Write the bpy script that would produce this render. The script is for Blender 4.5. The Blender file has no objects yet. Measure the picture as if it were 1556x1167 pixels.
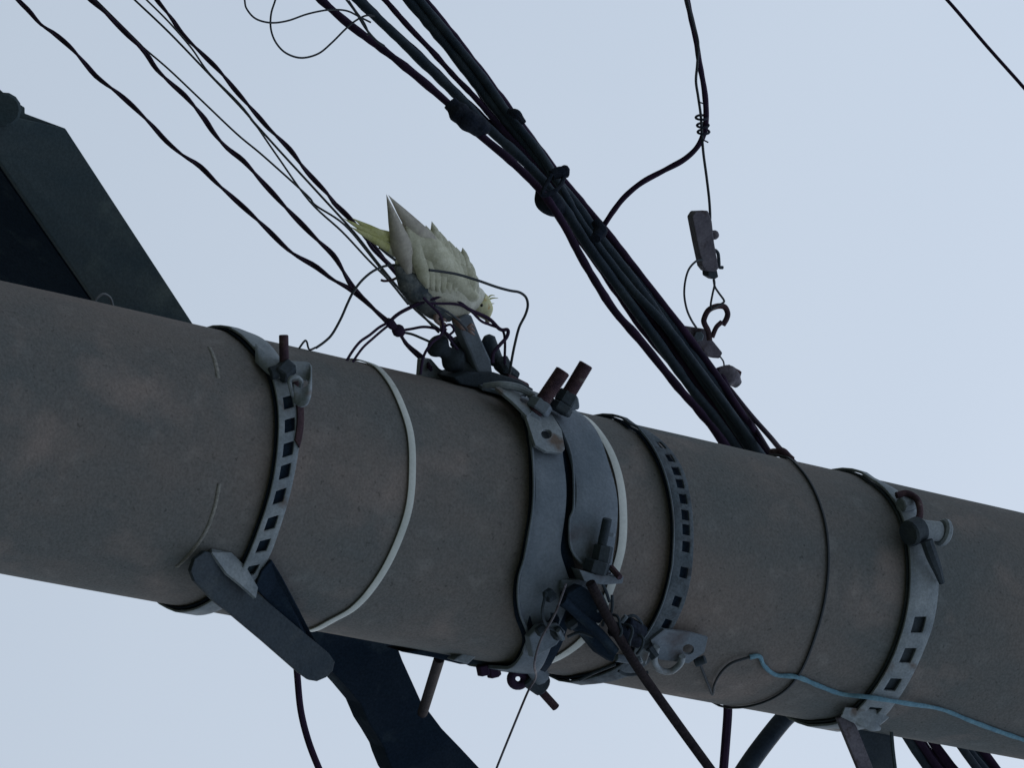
import bpy, bmesh, math, random
from mathutils import Vector, Matrix, noise

random.seed(7)
S = bpy.context.scene
R_ = math.radians

# ------------------------------------------------------------------ camera
FOC = 7500.0                      # focal length in photo pixels (1556 wide)
EL = R_(28.5)
ROLL = 0.21810918
XO = -0.18834469
H0, DIST = 4.9, 6.4
R0, TAPER = 0.17254499, 0.0066281  # pole radius at H0, radius lost per metre
F = Vector((0, math.cos(EL), math.sin(EL)))
u0 = Vector((0, -math.sin(EL), math.cos(EL)))
r0 = Vector((1, 0, 0))
CR = math.cos(ROLL) * u0 - math.sin(ROLL) * r0
CU = -math.sin(ROLL) * u0 - math.cos(ROLL) * r0
CC = Vector((XO, 0, H0)) - DIST * F
cd = bpy.data.cameras.new('camera')
cam = bpy.data.objects.new('camera', cd)
S.collection.objects.link(cam)
M = Matrix((CR, CU, -F)).transposed().to_4x4()
M.translation = CC
cam.matrix_world = M
cd.sensor_width = 36
cd.lens = FOC / 1556 * 36
cd.clip_start = 0.05
cd.clip_end = 5000
S.camera = cam

# ------------------------------------------------------------------ world, sun, exposure
SUN_EL, SUN_AZ = R_(52), R_(25)    # behind the pole, high, veiled by cloud
w = bpy.data.worlds.new('World')
S.world = w
w.use_nodes = True
nt = w.node_tree
nt.nodes.clear()
out = nt.nodes.new('ShaderNodeOutputWorld')
bg = nt.nodes.new('ShaderNodeBackground')
sky = nt.nodes.new('ShaderNodeTexSky')
sky.sky_type = 'NISHITA'
sky.sun_disc = False
sky.sun_elevation = SUN_EL
sky.sun_rotation = SUN_AZ
sky.dust_density = 4.0
mx = nt.nodes.new('ShaderNodeMixRGB')
mx.inputs[0].default_value = 0.90
tc = nt.nodes.new('ShaderNodeTexCoord')
mp = nt.nodes.new('ShaderNodeMapping')
mp.inputs['Scale'].default_value = (1.0, 1.0, 2.2)
ns = nt.nodes.new('ShaderNodeTexNoise')
ns.inputs['Scale'].default_value = 2.6
ns.inputs['Detail'].default_value = 3.0
ns.inputs['Roughness'].default_value = 0.45
cr = nt.nodes.new('ShaderNodeValToRGB')
cr.color_ramp.elements[0].position = 0.3
cr.color_ramp.elements[0].color = (4.55, 5.45, 6.66, 1)
cr.color_ramp.elements[1].position = 0.7
cr.color_ramp.elements[1].color = (5.12, 5.98, 7.05, 1)
L = nt.links.new
L(tc.outputs['Generated'], mp.inputs['Vector'])
L(mp.outputs['Vector'], ns.inputs['Vector'])
L(ns.outputs['Fac'], cr.inputs['Fac'])
L(sky.outputs['Color'], mx.inputs[1])
L(cr.outputs['Color'], mx.inputs[2])
sx_ = nt.nodes.new('ShaderNodeSeparateXYZ')
L(tc.outputs['Generated'], sx_.inputs[0])
mr_ = nt.nodes.new('ShaderNodeMapRange')           # overcast sky: brightness grows with the sine of elevation
mr_.inputs[1].default_value = 0.0
mr_.inputs[2].default_value = 1.0
mr_.inputs[3].default_value = 0.64
mr_.inputs[4].default_value = 1.40
L(sx_.outputs['Z'], mr_.inputs[0])
vs_ = nt.nodes.new('ShaderNodeVectorMath')
vs_.operation = 'SCALE'
L(mx.outputs['Color'], vs_.inputs[0])
L(mr_.outputs[0], vs_.inputs['Scale'])
L(vs_.outputs[0], bg.inputs['Color'])
bg.inputs['Strength'].default_value = 0.108
L(bg.outputs['Background'], out.inputs['Surface'])

sl = bpy.data.lights.new('sun', 'SUN')
sl.energy = 0.5
sl.angle = R_(25)
sl.color = (1.0, 0.96, 0.9)
so = bpy.data.objects.new('sun', sl)
S.collection.objects.link(so)
sd = Vector((math.sin(SUN_AZ) * math.cos(SUN_EL), math.cos(SUN_AZ) * math.cos(SUN_EL), math.sin(SUN_EL)))
so.rotation_euler = sd.to_track_quat('Z', 'Y').to_euler()

S.view_settings.view_transform = 'Standard'
S.view_settings.look = 'None'
S.view_settings.exposure = 0
S.view_settings.gamma = 1
S.view_settings.use_curve_mapping = False

# ------------------------------------------------------------------ materials
def mat(name, c1, c2, rough=0.6, metal=0.0, scale=20, fine=0.0, fscale=300, c3=None, c3lo=0.6, c3hi=0.7,
        c3scale=8, bump=0.2, bscale=200, stretch=(1, 1, 1), subs=0.0, spec=0.5):
    m = bpy.data.materials.new(name)
    m.use_nodes = True
    t = m.node_tree
    b = t.nodes['Principled BSDF']
    co = t.nodes.new('ShaderNodeTexCoord')
    mpn = t.nodes.new('ShaderNodeMapping')
    mpn.inputs['Scale'].default_value = stretch
    t.links.new(co.outputs['Object'], mpn.inputs['Vector'])
    n = t.nodes.new('ShaderNodeTexNoise')
    n.inputs['Scale'].default_value = scale
    n.inputs['Detail'].default_value = 6
    n.inputs['Roughness'].default_value = 0.6
    t.links.new(mpn.outputs['Vector'], n.inputs['Vector'])
    r = t.nodes.new('ShaderNodeValToRGB')
    r.color_ramp.elements[0].position = 0.35
    r.color_ramp.elements[1].position = 0.68
    r.color_ramp.elements[0].color = (*c1, 1)
    r.color_ramp.elements[1].color = (*c2, 1)
    t.links.new(n.outputs['Fac'], r.inputs['Fac'])
    col = r.outputs['Color']
    if c3:
        n3 = t.nodes.new('ShaderNodeTexNoise')
        n3.inputs['Scale'].default_value = c3scale
        n3.inputs['Detail'].default_value = 5
        t.links.new(co.outputs['Object'], n3.inputs['Vector'])
        mr = t.nodes.new('ShaderNodeMapRange')
        mr.inputs[1].default_value = c3lo
        mr.inputs[2].default_value = c3hi
        t.links.new(n3.outputs['Fac'], mr.inputs[0])
        x = t.nodes.new('ShaderNodeMixRGB')
        x.inputs[2].default_value = (*c3, 1)
        t.links.new(mr.outputs[0], x.inputs[0])
        t.links.new(col, x.inputs[1])
        col = x.outputs['Color']
    if fine:
        nf = t.nodes.new('ShaderNodeTexNoise')
        nf.inputs['Scale'].default_value = fscale
        nf.inputs['Detail'].default_value = 3
        t.links.new(co.outputs['Object'], nf.inputs['Vector'])
        mf = t.nodes.new('ShaderNodeMapRange')
        mf.inputs[1].default_value = 0.3
        mf.inputs[2].default_value = 0.7
        mf.inputs[3].default_value = 1 - fine
        mf.inputs[4].default_value = 1 + fine
        t.links.new(nf.outputs['Fac'], mf.inputs[0])
        y = t.nodes.new('ShaderNodeVectorMath')
        y.operation = 'SCALE'
        t.links.new(col, y.inputs[0])
        t.links.new(mf.outputs[0], y.inputs['Scale'])
        col = y.outputs[0]
    t.links.new(col, b.inputs['Base Color'])
    b.inputs['Roughness'].default_value = rough
    b.inputs['Metallic'].default_value = metal
    b.inputs['Specular IOR Level'].default_value = spec
    if subs:
        b.inputs['Subsurface Weight'].default_value = subs
        b.inputs['Subsurface Radius'].default_value = (0.01, 0.01, 0.008)
        b.inputs['Subsurface Scale'].default_value = 0.5
    if bump:
        nb = t.nodes.new('ShaderNodeTexNoise')
        nb.inputs['Scale'].default_value = bscale
        nb.inputs['Detail'].default_value = 4
        t.links.new(co.outputs['Object'], nb.inputs['Vector'])
        bp = t.nodes.new('ShaderNodeBump')
        bp.inputs['Strength'].default_value = bump
        bp.inputs['Distance'].default_value = 0.002
        t.links.new(nb.outputs['Fac'], bp.inputs['Height'])
        t.links.new(bp.outputs['Normal'], b.inputs['Normal'])
    return m

MT = {}
MT['concrete'] = mat('weathered_concrete', (0.121, 0.131, 0.135), (0.194, 0.163, 0.150), rough=0.95, scale=4, fine=0.16,
                     fscale=300, c3=(0.28, 0.225, 0.205), c3lo=0.56, c3hi=0.86, c3scale=9, bump=0.3, bscale=300,
                     stretch=(1, 1, 0.6), spec=0.15)
MT['navysteel_and_shade'] = mat('navy_and_shade_steel', (0.010, 0.019, 0.034), (0.017, 0.027, 0.043), rough=0.95, scale=12, fine=0.2, spec=0.05,
                      c3=(0.04, 0.058, 0.072), c3lo=0.55, c3hi=0.8, c3scale=22)  # dark steel parts, plus shade painted on the flange and under straps
MT['scuff'] = mat('scuffed_concrete', (0.15, 0.15, 0.14), (0.22, 0.21, 0.19), rough=0.95, scale=40, fine=.3)
MT['belly'] = mat('belly_shade_grey', (0.06, 0.075, 0.09), (0.19, 0.20, 0.20), rough=0.9, scale=70, fine=0.2, bump=0.4, spec=0.1,
                  c3=(0.24, 0.26, 0.25), c3lo=0.6, c3hi=0.72, c3scale=80)  # grey that paints the shade under the bird
MT['zinc'] = mat('purplish_zinc', (0.085, 0.078, 0.10), (0.15, 0.14, 0.165), rough=0.8, scale=40, fine=0.2, spec=0.2,
                 c3=(0.06, 0.045, 0.05), c3lo=0.55, c3hi=0.7, c3scale=60)
def specks(m, sc=150, lo=.64, hi=.74, dark=.62):
    t = m.node_tree
    b = t.nodes['Principled BSDF']
    src = b.inputs['Base Color'].links[0].from_socket
    co = t.nodes.new('ShaderNodeTexCoord')
    n = t.nodes.new('ShaderNodeTexNoise'); n.inputs['Scale'].default_value = sc; n.inputs['Detail'].default_value = 1
    t.links.new(co.outputs['Object'], n.inputs['Vector'])
    mr = t.nodes.new('ShaderNodeMapRange')
    for i, v in enumerate((lo, hi, 1.0, dark)): mr.inputs[i + 1].default_value = v
    t.links.new(n.outputs['Fac'], mr.inputs[0])
    y = t.nodes.new('ShaderNodeVectorMath'); y.operation = 'SCALE'
    t.links.new(src, y.inputs[0]); t.links.new(mr.outputs[0], y.inputs['Scale'])
    t.links.new(y.outputs[0], b.inputs['Base Color'])
specks(MT['concrete'], 170, .68, .76, .7)
specks(MT['concrete'], 34, .60, .80, 1.22)
MT['galv'] = mat('galvanised_steel', (0.175, 0.205, 0.235), (0.27, 0.30, 0.325), rough=0.7, metal=0.2, scale=30, fine=0.15,
                 c3=(0.12, 0.09, 0.075), c3lo=0.60, c3hi=0.74, c3scale=26, bump=0.25, spec=0.3)
MT['clampsteel'] = mat('dull_zinc_steel', (0.115, 0.145, 0.18), (0.175, 0.205, 0.245), rough=0.75, metal=0.2, scale=14, fine=0.12,
                 c3=(0.085, 0.07, 0.075), c3lo=0.58, c3hi=0.76, c3scale=18, bump=0.25, spec=0.3)
MT['darksteel'] = mat('dark_steel_and_shade', (0.024, 0.036, 0.050), (0.045, 0.057, 0.070), rough=0.8, metal=0.0, scale=16, fine=0.2,
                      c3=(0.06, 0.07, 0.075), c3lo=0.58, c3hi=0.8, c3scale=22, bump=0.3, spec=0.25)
MT['armsteel'] = mat('weathered_crossarm_steel', (0.040, 0.062, 0.076), (0.060, 0.078, 0.086), rough=0.85, scale=7, fine=0.14,
                     c3=(0.14, 0.17, 0.16), c3lo=0.55, c3hi=0.85, c3scale=9, bump=0.3, spec=0.2, stretch=(2, 2, .7))
MT['rust'] = mat('rusty_steel', (0.046, 0.028, 0.040), (0.085, 0.050, 0.056), rough=0.9, scale=60, fine=0.25, bump=0.5, spec=0.2,
                 c3=(0.13, 0.12, 0.12), c3lo=0.6, c3hi=0.75, c3scale=60)
MT['cable'] = mat('black_cable_jacket', (0.022, 0.014, 0.036), (0.042, 0.022, 0.055), rough=0.8, scale=30, bump=0.12, spec=0.15,
                  fine=0.1)
MT['cableb'] = mat('dusty_black_cable_jacket', (0.016, 0.030, 0.052), (0.038, 0.054, 0.075), rough=0.75, scale=25, bump=0.15,
                   spec=0.3, fine=0.2, fscale=180)
MT['wire'] = mat('dark_wire', (0.018, 0.026, 0.036), (0.032, 0.038, 0.048), rough=0.7, scale=40, bump=0.0, spec=0.4)
MT['strand'] = mat('steel_strand', (0.09, 0.10, 0.12), (0.17, 0.18, 0.19), rough=0.6, metal=0.3, scale=60, bump=0.0)
MT['strap'] = mat('pale_strapping', (0.44, 0.47, 0.45), (0.58, 0.60, 0.58), rough=0.5, scale=14, fine=0.06, bump=0.05,
                  c3=(0.30, 0.32, 0.30), c3lo=0.62, c3hi=0.8, c3scale=30)
MT['blue'] = mat('blue_twine', (0.09, 0.20, 0.28), (0.15, 0.29, 0.37), rough=0.8, scale=60, bump=0.3, fine=0.2)
MT['tape'] = mat('black_tape', (0.011, 0.016, 0.028), (0.026, 0.030, 0.042), rough=0.95, scale=60, fine=0.3, bump=0.5, spec=.08)
MT['rodsteel'] = mat('grimy_brown_rod', (0.012, 0.010, 0.014), (0.028, 0.022, 0.025), rough=0.9, scale=40, fine=0.35, bump=0.4, spec=.1)
MT['dullband'] = mat('dull_dark_zinc', (0.07, 0.09, 0.11), (0.12, 0.14, 0.165), rough=0.85, scale=26, fine=0.25, spec=0.2,
                     c3=(0.05, 0.055, 0.065), c3lo=0.5, c3hi=0.7, c3scale=40)
MT['white'] = mat('white_feathers', (0.50, 0.49, 0.40), (0.64, 0.63, 0.55), rough=0.85, scale=60, fine=0.1, fscale=420,
                  stretch=(1, 1, 1), bump=0.3, bscale=300, spec=0.2)
MT['wing'] = mat('wing_feathers', (0.46, 0.45, 0.34), (0.60, 0.59, 0.48), rough=0.85, scale=110, fine=0.1, fscale=420,
                 bump=0.25, bscale=300, spec=0.2)
MT['pinkish'] = mat('grey_pink_feathers', (0.36, 0.33, 0.30), (0.50, 0.47, 0.41), rough=0.85, scale=90, fine=0.1, bump=0.2, spec=0.2)
MT['yellow'] = mat('yellow_feathers', (0.40, 0.40, 0.15), (0.54, 0.53, 0.28), rough=0.85, scale=70, fine=0.1, bump=0.2, spec=0.2)
MT['face'] = mat('pale_yellow_face_feathers', (0.52, 0.50, 0.26), (0.60, 0.59, 0.42), rough=0.85, scale=90, fine=0.1, bump=0.3, spec=0.2,
                 c3=(0.45, 0.24, 0.07), c3lo=0.56, c3hi=0.66, c3scale=75)
MT['eye'] = mat('black_eye', (0.01, 0.01, 0.01), (0.015, 0.012, 0.012), rough=0.15, bump=0)
MT['beak'] = mat('horn_beak', (0.25, 0.22, 0.17), (0.34, 0.3, 0.24), rough=0.5, bump=0)
MT['foot'] = mat('pink_grey_foot', (0.22, 0.15, 0.14), (0.3, 0.22, 0.2), rough=0.8, bump=0.3)
MT['ground'] = mat('rough_roadside_ground', (0.07, 0.075, 0.05), (0.15, 0.135, 0.10), rough=1.0, scale=0.6, fine=0.35, fscale=18,
                   c3=(0.06, 0.09, 0.035), c3lo=0.5, c3hi=0.6, c3scale=0.25, bump=0.6, bscale=12)

# ------------------------------------------------------------------ pixel -> world helpers
def ray(px, py):
    d = F + CR * ((px - 778.0) / FOC) - CU * ((py - 583.5) / FOC)
    return d

def P(px, py, y=0.0):
    """point on the sight line through a photo pixel that lies in the upright plane y"""
    d = ray(px, py)
    return CC + d * ((y - CC.y) / d.y)

def PW(px):
    """metres per photo pixel close to the pole"""
    return px * DIST / FOC

def Q(px, py, off=0.0):
    """point where the sight line meets the pole surface (radius + off); tangent point if it misses"""
    d = ray(px, py)
    a0 = R0 + off
    z = H0
    for _ in range(6):
        r = a0 - TAPER * (z - H0)
        a = d.x ** 2 + d.y ** 2
        b = 2 * (CC.x * d.x + CC.y * d.y)
        c = CC.x ** 2 + CC.y ** 2 - r * r
        disc = b * b - 4 * a * c
        t = (-b - math.sqrt(max(disc, 0))) / (2 * a)
        p = CC + d * t
        z = p.z
    if disc < 0:
        h = Vector((p.x, p.y, 0)).normalized() * r
        p = Vector((h.x, h.y, p.z))
    return p

def TZ(px, py):
    p = Q(px, py)
    return math.atan2(p.y, p.x), p.z      # front is -pi/2, -x side is +-pi

def prad(z):
    return R0 - TAPER * (z - H0)

def Z(ox, oy, s, pts):
    return [(ox + a / s, oy + b / s) for a, b in pts]

def cr_smooth(pts, n=6):
    pts = [Vector(p) for p in pts]
    if len(pts) < 3:
        return pts
    e = [pts[0] * 2 - pts[1]] + pts + [pts[-1] * 2 - pts[-2]]
    o = []
    for i in range(1, len(e) - 2):
        p0, p1, p2, p3 = e[i - 1], e[i], e[i + 1], e[i + 2]
        for k in range(n):
            t = k / n
            o.append(0.5 * ((2 * p1) + (p2 - p0) * t + (2 * p0 - 5 * p1 + 4 * p2 - p3) * t * t + (3 * p1 - p0 - 3 * p2 + p3) * t ** 3))
    o.append(pts[-1])
    return o

# ------------------------------------------------------------------ object helpers
C = S.collection
def link(name, me, m=None, parent=None):
    o = bpy.data.objects.new(name, me)
    C.objects.link(o)
    if m and me:
        me.materials.append(MT[m])
    if parent:
        o.parent = parent
        o.matrix_parent_inverse = Matrix.Translation(parent.location).inverted()
    return o

def mesh(name, vs, fs, m, parent=None, smooth=True):
    me = bpy.data.meshes.new(name)
    me.from_pydata([tuple(v) for v in vs], [], fs)
    me.validate()
    bm = bmesh.new()
    bm.from_mesh(me)
    bmesh.ops.recalc_face_normals(bm, faces=bm.faces)
    bm.to_mesh(me)
    bm.free()
    if smooth:
        for p in me.polygons:
            p.use_smooth = True
    return link(name, me, m, parent)

def tag(o, label=None, cat=None, group=None, kind=None):
    if label: o['label'] = label
    if cat: o['category'] = cat
    if group: o['group'] = group
    if kind: o['kind'] = kind
    return o

def root(name, loc, label, cat, group=None):
    o = bpy.data.objects.new(name, None)
    o.empty_display_size = 0.02
    C.objects.link(o)
    o.location = loc
    tag(o, label, cat, group)
    return o

class MB:
    def __init__(s):
        s.v, s.f = [], []
    def add(s, vs, fs):
        b = len(s.v)
        s.v += [Vector(v) for v in vs]
        s.f += [tuple(b + i for i in f) for f in fs]
        return s
    def tube(s, pts, r, seg=8, n=5, cap=True, wob=0.0):
        rr = r if isinstance(r, (list, tuple)) else None
        if n > 1 and len(pts) > 2:
            P0 = cr_smooth(pts, n)
            if rr:
                r3 = cr_smooth([Vector((x, 0, 0)) for x in rr], n)
                rad = [max(a.x, 1e-5) for a in r3]
            else:
                rad = [r] * len(P0)
        else:
            P0 = [Vector(p) for p in pts]
            rad = list(rr) if rr else [r] * len(P0)
        t = (P0[1] - P0[0]).normalized()
        nrm = t.orthogonal().normalized()
        vs, fs = [], []
        for i, p in enumerate(P0):
            t2 = (P0[min(i + 1, len(P0) - 1)] - P0[max(i - 1, 0)])
            if t2.length < 1e-9: t2 = t
            t2.normalize()
            q = t.rotation_difference(t2)
            nrm = (q @ nrm).normalized()
            t = t2
            bn = t.cross(nrm)
            ra = rad[i] * (1 + (wob * noise.noise(p * 60) if wob else 0))
            for k in range(seg):
                a = 2 * math.pi * k / seg
                vs.append(p + (nrm * math.cos(a) + bn * math.sin(a)) * ra)
        for i in range(len(P0) - 1):
            for k in range(seg):
                a, b = i * seg + k, i * seg + (k + 1) % seg
                fs.append((a, b, b + seg, a + seg))
        if cap:
            fs.append(tuple(range(seg))[::-1])
            fs.append(tuple((len(P0) - 1) * seg + k for k in range(seg)))
        return s.add(vs, fs)
    def cyl(s, a, b, r, seg=16, r2=None, bev=0.15):
        a, b = Vector(a), Vector(b)
        r2 = r if r2 is None else r2
        d = (b - a)
        k = min(bev * r, d.length * 0.3)
        u = d.normalized()
        return s.tube([a, a + u * k, b - u * k, b], [r - k, r, r2, r2 - k], seg=seg, n=1)
    def prism(s, pts, ext):
        n = len(pts)
        vs = [Vector(p) for p in pts] + [Vector(p) + ext for p in pts]
        fs = [tuple(range(n)), tuple(range(2 * n - 1, n - 1, -1))]
        fs += [(i, (i + 1) % n, n + (i + 1) % n, n + i) for i in range(n)]
        return s.add(vs, fs)
    def ball(s, c, r, seg=10, ax=None, sq=1.0):
        c = Vector(c)
        ax = (ax or Vector((0, 0, 1))).normalized()
        u = ax.orthogonal().normalized()
        w_ = ax.cross(u)
        vs, fs = [c - ax * r * sq], []
        nr = seg // 2
        for i in range(1, nr):
            a = -math.pi / 2 + math.pi * i / nr
            for k in range(seg):
                b = 2 * math.pi * k / seg
                vs.append(c + ax * (r * sq * math.sin(a)) + (u * math.cos(b) + w_ * math.sin(b)) * r * math.cos(a))
        vs.append(c + ax * r * sq)
        for k in range(seg):
            fs.append((0, 1 + (k + 1) % seg, 1 + k))
            fs.append((len(vs) - 1, 1 + (nr - 2) * seg + k, 1 + (nr - 2) * seg + (k + 1) % seg))
        for i in range(nr - 2):
            for k in range(seg):
                a, b = 1 + i * seg + k, 1 + i * seg + (k + 1) % seg
                fs.append((a, b, b + seg, a + seg))
        return s.add(vs, fs)
    def build(s, name, m, parent=None, smooth=True, bevel=0.0):
        o = mesh(name, s.v, s.f, m, parent, smooth)
        if smooth:
            try:
                o.data.set_sharp_from_angle(angle=R_(40))
            except Exception:
                pass
        if bevel:
            b = o.modifiers.new('bevel', 'BEVEL')
            b.width = bevel
            b.segments = 2
            b.limit_method = 'ANGLE'
            b.angle_limit = R_(35)
        return o

def px_pts(pts, y0, y1=None, ys=None):
    """photo pixels with depth running from y0 to y1 along the line"""
    if ys is not None:
        return [P(a, b, y) for (a, b), y in zip(pts, ys)]
    y1 = y0 if y1 is None else y1
    Lc = [0]
    for i in range(1, len(pts)):
        Lc.append(Lc[-1] + math.dist(pts[i - 1], pts[i]))
    return [P(a, b, y0 + (y1 - y0) * l / Lc[-1]) for (a, b), l in zip(pts, Lc)]

def extend(pts, dist, end=True):
    """carry a line on straight beyond its end, in steps that grow gently"""
    pts = list(pts) if end else list(pts)[::-1]
    st = (pts[-1] - pts[-2]).length
    d = (pts[-1] - pts[-2]).normalized()
    gone = 0.0
    while gone < dist:
        pts.append(pts[-1] + d * st)
        gone += st
        st *= 1.6
    return pts if end else pts[::-1]

def far_first(pp, d=5.0):
    return extend(pp, d, end=False)

def wire(name, pts, r, m, label, cat='wire', group=None, parent=None, seg=8, n=6, wob=0.0):
    b = MB()
    if parent is None:
        o = b.tube(pts, r, seg=seg, n=n, wob=wob).build(name, m)
        tag(o, label, cat, group)
        return o
    return b.tube(pts, r, seg=seg, n=n, wob=wob).build(name, m, parent)

def resample(pts, step):
    pl = cr_smooth(pts, 8)
    o, acc = [pl[0]], 0.0
    for i in range(1, len(pl)):
        a, b = pl[i - 1], pl[i]
        d = (b - a).length
        if d < 1e-9: continue
        t = step - acc
        while t <= d:
            o.append(a + (b - a) * (t / d))
            t += step
        acc = (acc + d) % step
    o.append(pl[-1])
    return o

def twisted(name, pts, r, off, pitch, label, phase=0.0, m='cable', strands=2, group=None):
    c = resample(pts, pitch / 14)
    rt = root(name, pts[0], label, 'cable', group)
    for s_ in range(strands):
        o, acc = [], 0
        t = (c[1] - c[0]).normalized()
        nrm = t.orthogonal().normalized()
        for i, p in enumerate(c):
            if i: acc += (c[i] - c[i - 1]).length
            t2 = (c[min(i + 1, len(c) - 1)] - c[max(i - 1, 0)]).normalized()
            nrm = (t.rotation_difference(t2) @ nrm).normalized()
            t = t2
            bn = t.cross(nrm)
            a = 2 * math.pi * (acc / pitch + s_ / strands) + phase + 0.5 * noise.noise(p * 3)
            rad = off * (1.0 + 0.35 * noise.noise(p * 9 + Vector((s_ * 5, 0, 0))))
            o.append(p + (nrm * math.cos(a) + bn * math.sin(a)) * rad)
        MB().tube(o, r, seg=7, n=1).build('strand', m, rt)
    return rt

# ------------------------------------------------------------------ pole bands
def unwrap(pts, off=0.0):
    """pixel list -> (theta, z); theta in -pi..0 across the seen half, from the photo's top (-pi) to its bottom (0)"""
    o = []
    for a, b in pts:
        p = Q(a, b, off)
        th = math.atan2(p.y, p.x)
        if th > math.pi / 2: th -= 2 * math.pi
        o.append((th, p.z))
    return o

def strip_grid(left, right, n, cross, close=True):
    """left/right = [(th,z)] edges, returns rows of (th,z) with cross columns; closes round the back"""
    def rs(e):
        e = sorted(e)
        t0, t1 = e[0][0], e[-1][0]
        pts = cr_smooth([Vector((a, b, 0)) for a, b in e], 6)
        Lc = [0]
        for i in range(1, len(pts)):
            Lc.append(Lc[-1] + (Vector((pts[i].x * 0.17, pts[i].y, 0)) - Vector((pts[i - 1].x * 0.17, pts[i - 1].y, 0))).length)
        o = []
        for k in range(n + 1):
            d = Lc[-1] * k / n
            j = 0
            while j < len(Lc) - 2 and Lc[j + 1] < d: j += 1
            u = (d - Lc[j]) / max(Lc[j + 1] - Lc[j], 1e-9)
            o.append(pts[j].lerp(pts[j + 1], u))
        return [(v.x, v.y) for v in o]
    A, B = rs(left), rs(right)
    rows = []
    for a, b in zip(A, B):
        rows.append([(a[0] + (b[0] - a[0]) * c, a[1] + (b[1] - a[1]) * c) for c in cross])
    nb = 0
    if close:
        nb = 26
        a, b = rows[-1], rows[0]
        for k in range(1, nb):
            u = k / nb
            rows.append([(x[0] + (y[0] + 2 * math.pi - x[0]) * u, x[1] + (y[1] - x[1]) * u) for x, y in zip(a, b)])
    return rows

def strip(name, left, right, off, th, m, parent=None, n=60, cross=(0, .25, .5, .75, 1), slots=(), close=True, bevel=0.0008,
          smooth=True, offf=None, bo=0.0015):
    """slots: set of (row index range, col) cells that are left open"""
    rows = strip_grid(left, right, n, cross, close)
    vs, fs = [], []
    for i, r in enumerate(rows):
        for (t, z) in r:
            fr_ = max(0.0, math.cos(t + math.pi / 2)) ** 0.5
            rad = prad(z) + min(off, bo) + (off - min(off, bo)) * fr_ + (offf(t, z) if offf else 0)
            vs.append((rad * math.cos(t), rad * math.sin(t), z))
    nc = len(cross)
    N = len(rows)
    for i in range(N if close else N - 1):
        for c in range(nc - 1):
            if (i, c) in slots: continue
            j = (i + 1) % N
            fs.append((i * nc + c, i * nc + c + 1, j * nc + c + 1, j * nc + c))
    me = bpy.data.meshes.new(name)
    me.from_pydata([tuple(v) for v in vs], [], fs)
    bm = bmesh.new()
    bm.from_mesh(me)
    for f_ in bm.faces:
        cc = f_.calc_center_median()
        if f_.normal.dot(Vector((cc.x, cc.y, 0))) < 0:
            f_.normal_flip()
    for v in [v for v in bm.verts if not v.link_faces]:
        bm.verts.remove(v)
    bm.to_mesh(me)
    bm.free()
    for p in me.polygons: p.use_smooth = smooth
    o = link(name, me, m, parent)
    s_ = o.modifiers.new('thickness', 'SOLIDIFY')
    s_.thickness = th
    s_.offset = 1
    if bevel:
        b = o.modifiers.new('bevel', 'BEVEL')
        b.width = bevel
        b.segments = 2
        b.limit_method = 'ANGLE'
        b.angle_limit = R_(50)
    return o

def row_of(px, py, left, right, n, cross=(0, .5, 1)):
    rows = strip_grid(left, right, n, cross, False)
    (t, z), = unwrap([(px, py)])
    best = min(range(n + 1), key=lambda i: (rows[i][len(cross) // 2][0] - t) ** 2)
    return best

def centre_strip(name, cen, wpx, off, th, m, parent=None, **k):
    u = unwrap(cen)
    hw = PW(wpx) / 2 / math.cos(EL)
    return strip(name, [(t, z - hw) for t, z in u], [(t, z + hw) for t, z in u], off, th, m, parent, **k)

# ================================================================== SETTING
me = bpy.data.meshes.new('ground')
bm = bmesh.new()
bmesh.ops.create_grid(bm, x_segments=60, y_segments=60, size=1500)
for v in bm.verts:
    d = math.hypot(v.co.x, v.co.y)
    v.co.z = 0.0 if d < 60 else 0.8 * noise.noise(v.co * 0.004)
bm.to_mesh(me); bm.free()
tag(link('ground', me, 'ground'), kind='structure')

# ------------------------------------------------------------------ the pole
vs, fs = [], []
NS, NR = 96, 180
zt, zb = 9.2, -0.6
zs = [zb + (zt - zb) * i / NR for i in range(NR + 1)]
for z in zs:
    for k in range(NS):
        a = 2 * math.pi * k / NS
        r = prad(z) + 0.0012 * noise.noise(Vector((math.cos(a), math.sin(a), z * 4)))
        vs.append((r * math.cos(a), r * math.sin(a), z))
for i in range(NR):
    for k in range(NS):
        a, b = i * NS + k, i * NS + (k + 1) % NS
        fs.append((a, b, b + NS, a + NS))
fs.append(tuple(range(NS)))
fs.append(tuple(NR * NS + k for k in range(NS)))
pole = root('utility_pole', (0, 0, 0), 'thick round weathered concrete utility pole crossing the whole picture', 'utility pole')
mesh('shaft', vs, fs, 'concrete', pole)
# worn arc rubbed pale by an old strap
centre_strip('worn_arc', [(333, 735), (325, 775), (312, 808), (290, 840), (268, 862)], 5, -0.0004, 0.0012, 'scuff', pole, n=30, cross=(0, .5, 1), bevel=0, close=False)
centre_strip('worn_arc', [(318, 528), (326, 548), (331, 575)], 6, -0.0004, 0.0012, 'scuff', pole, n=20, cross=(0, .5, 1), bevel=0, close=False)

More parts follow.
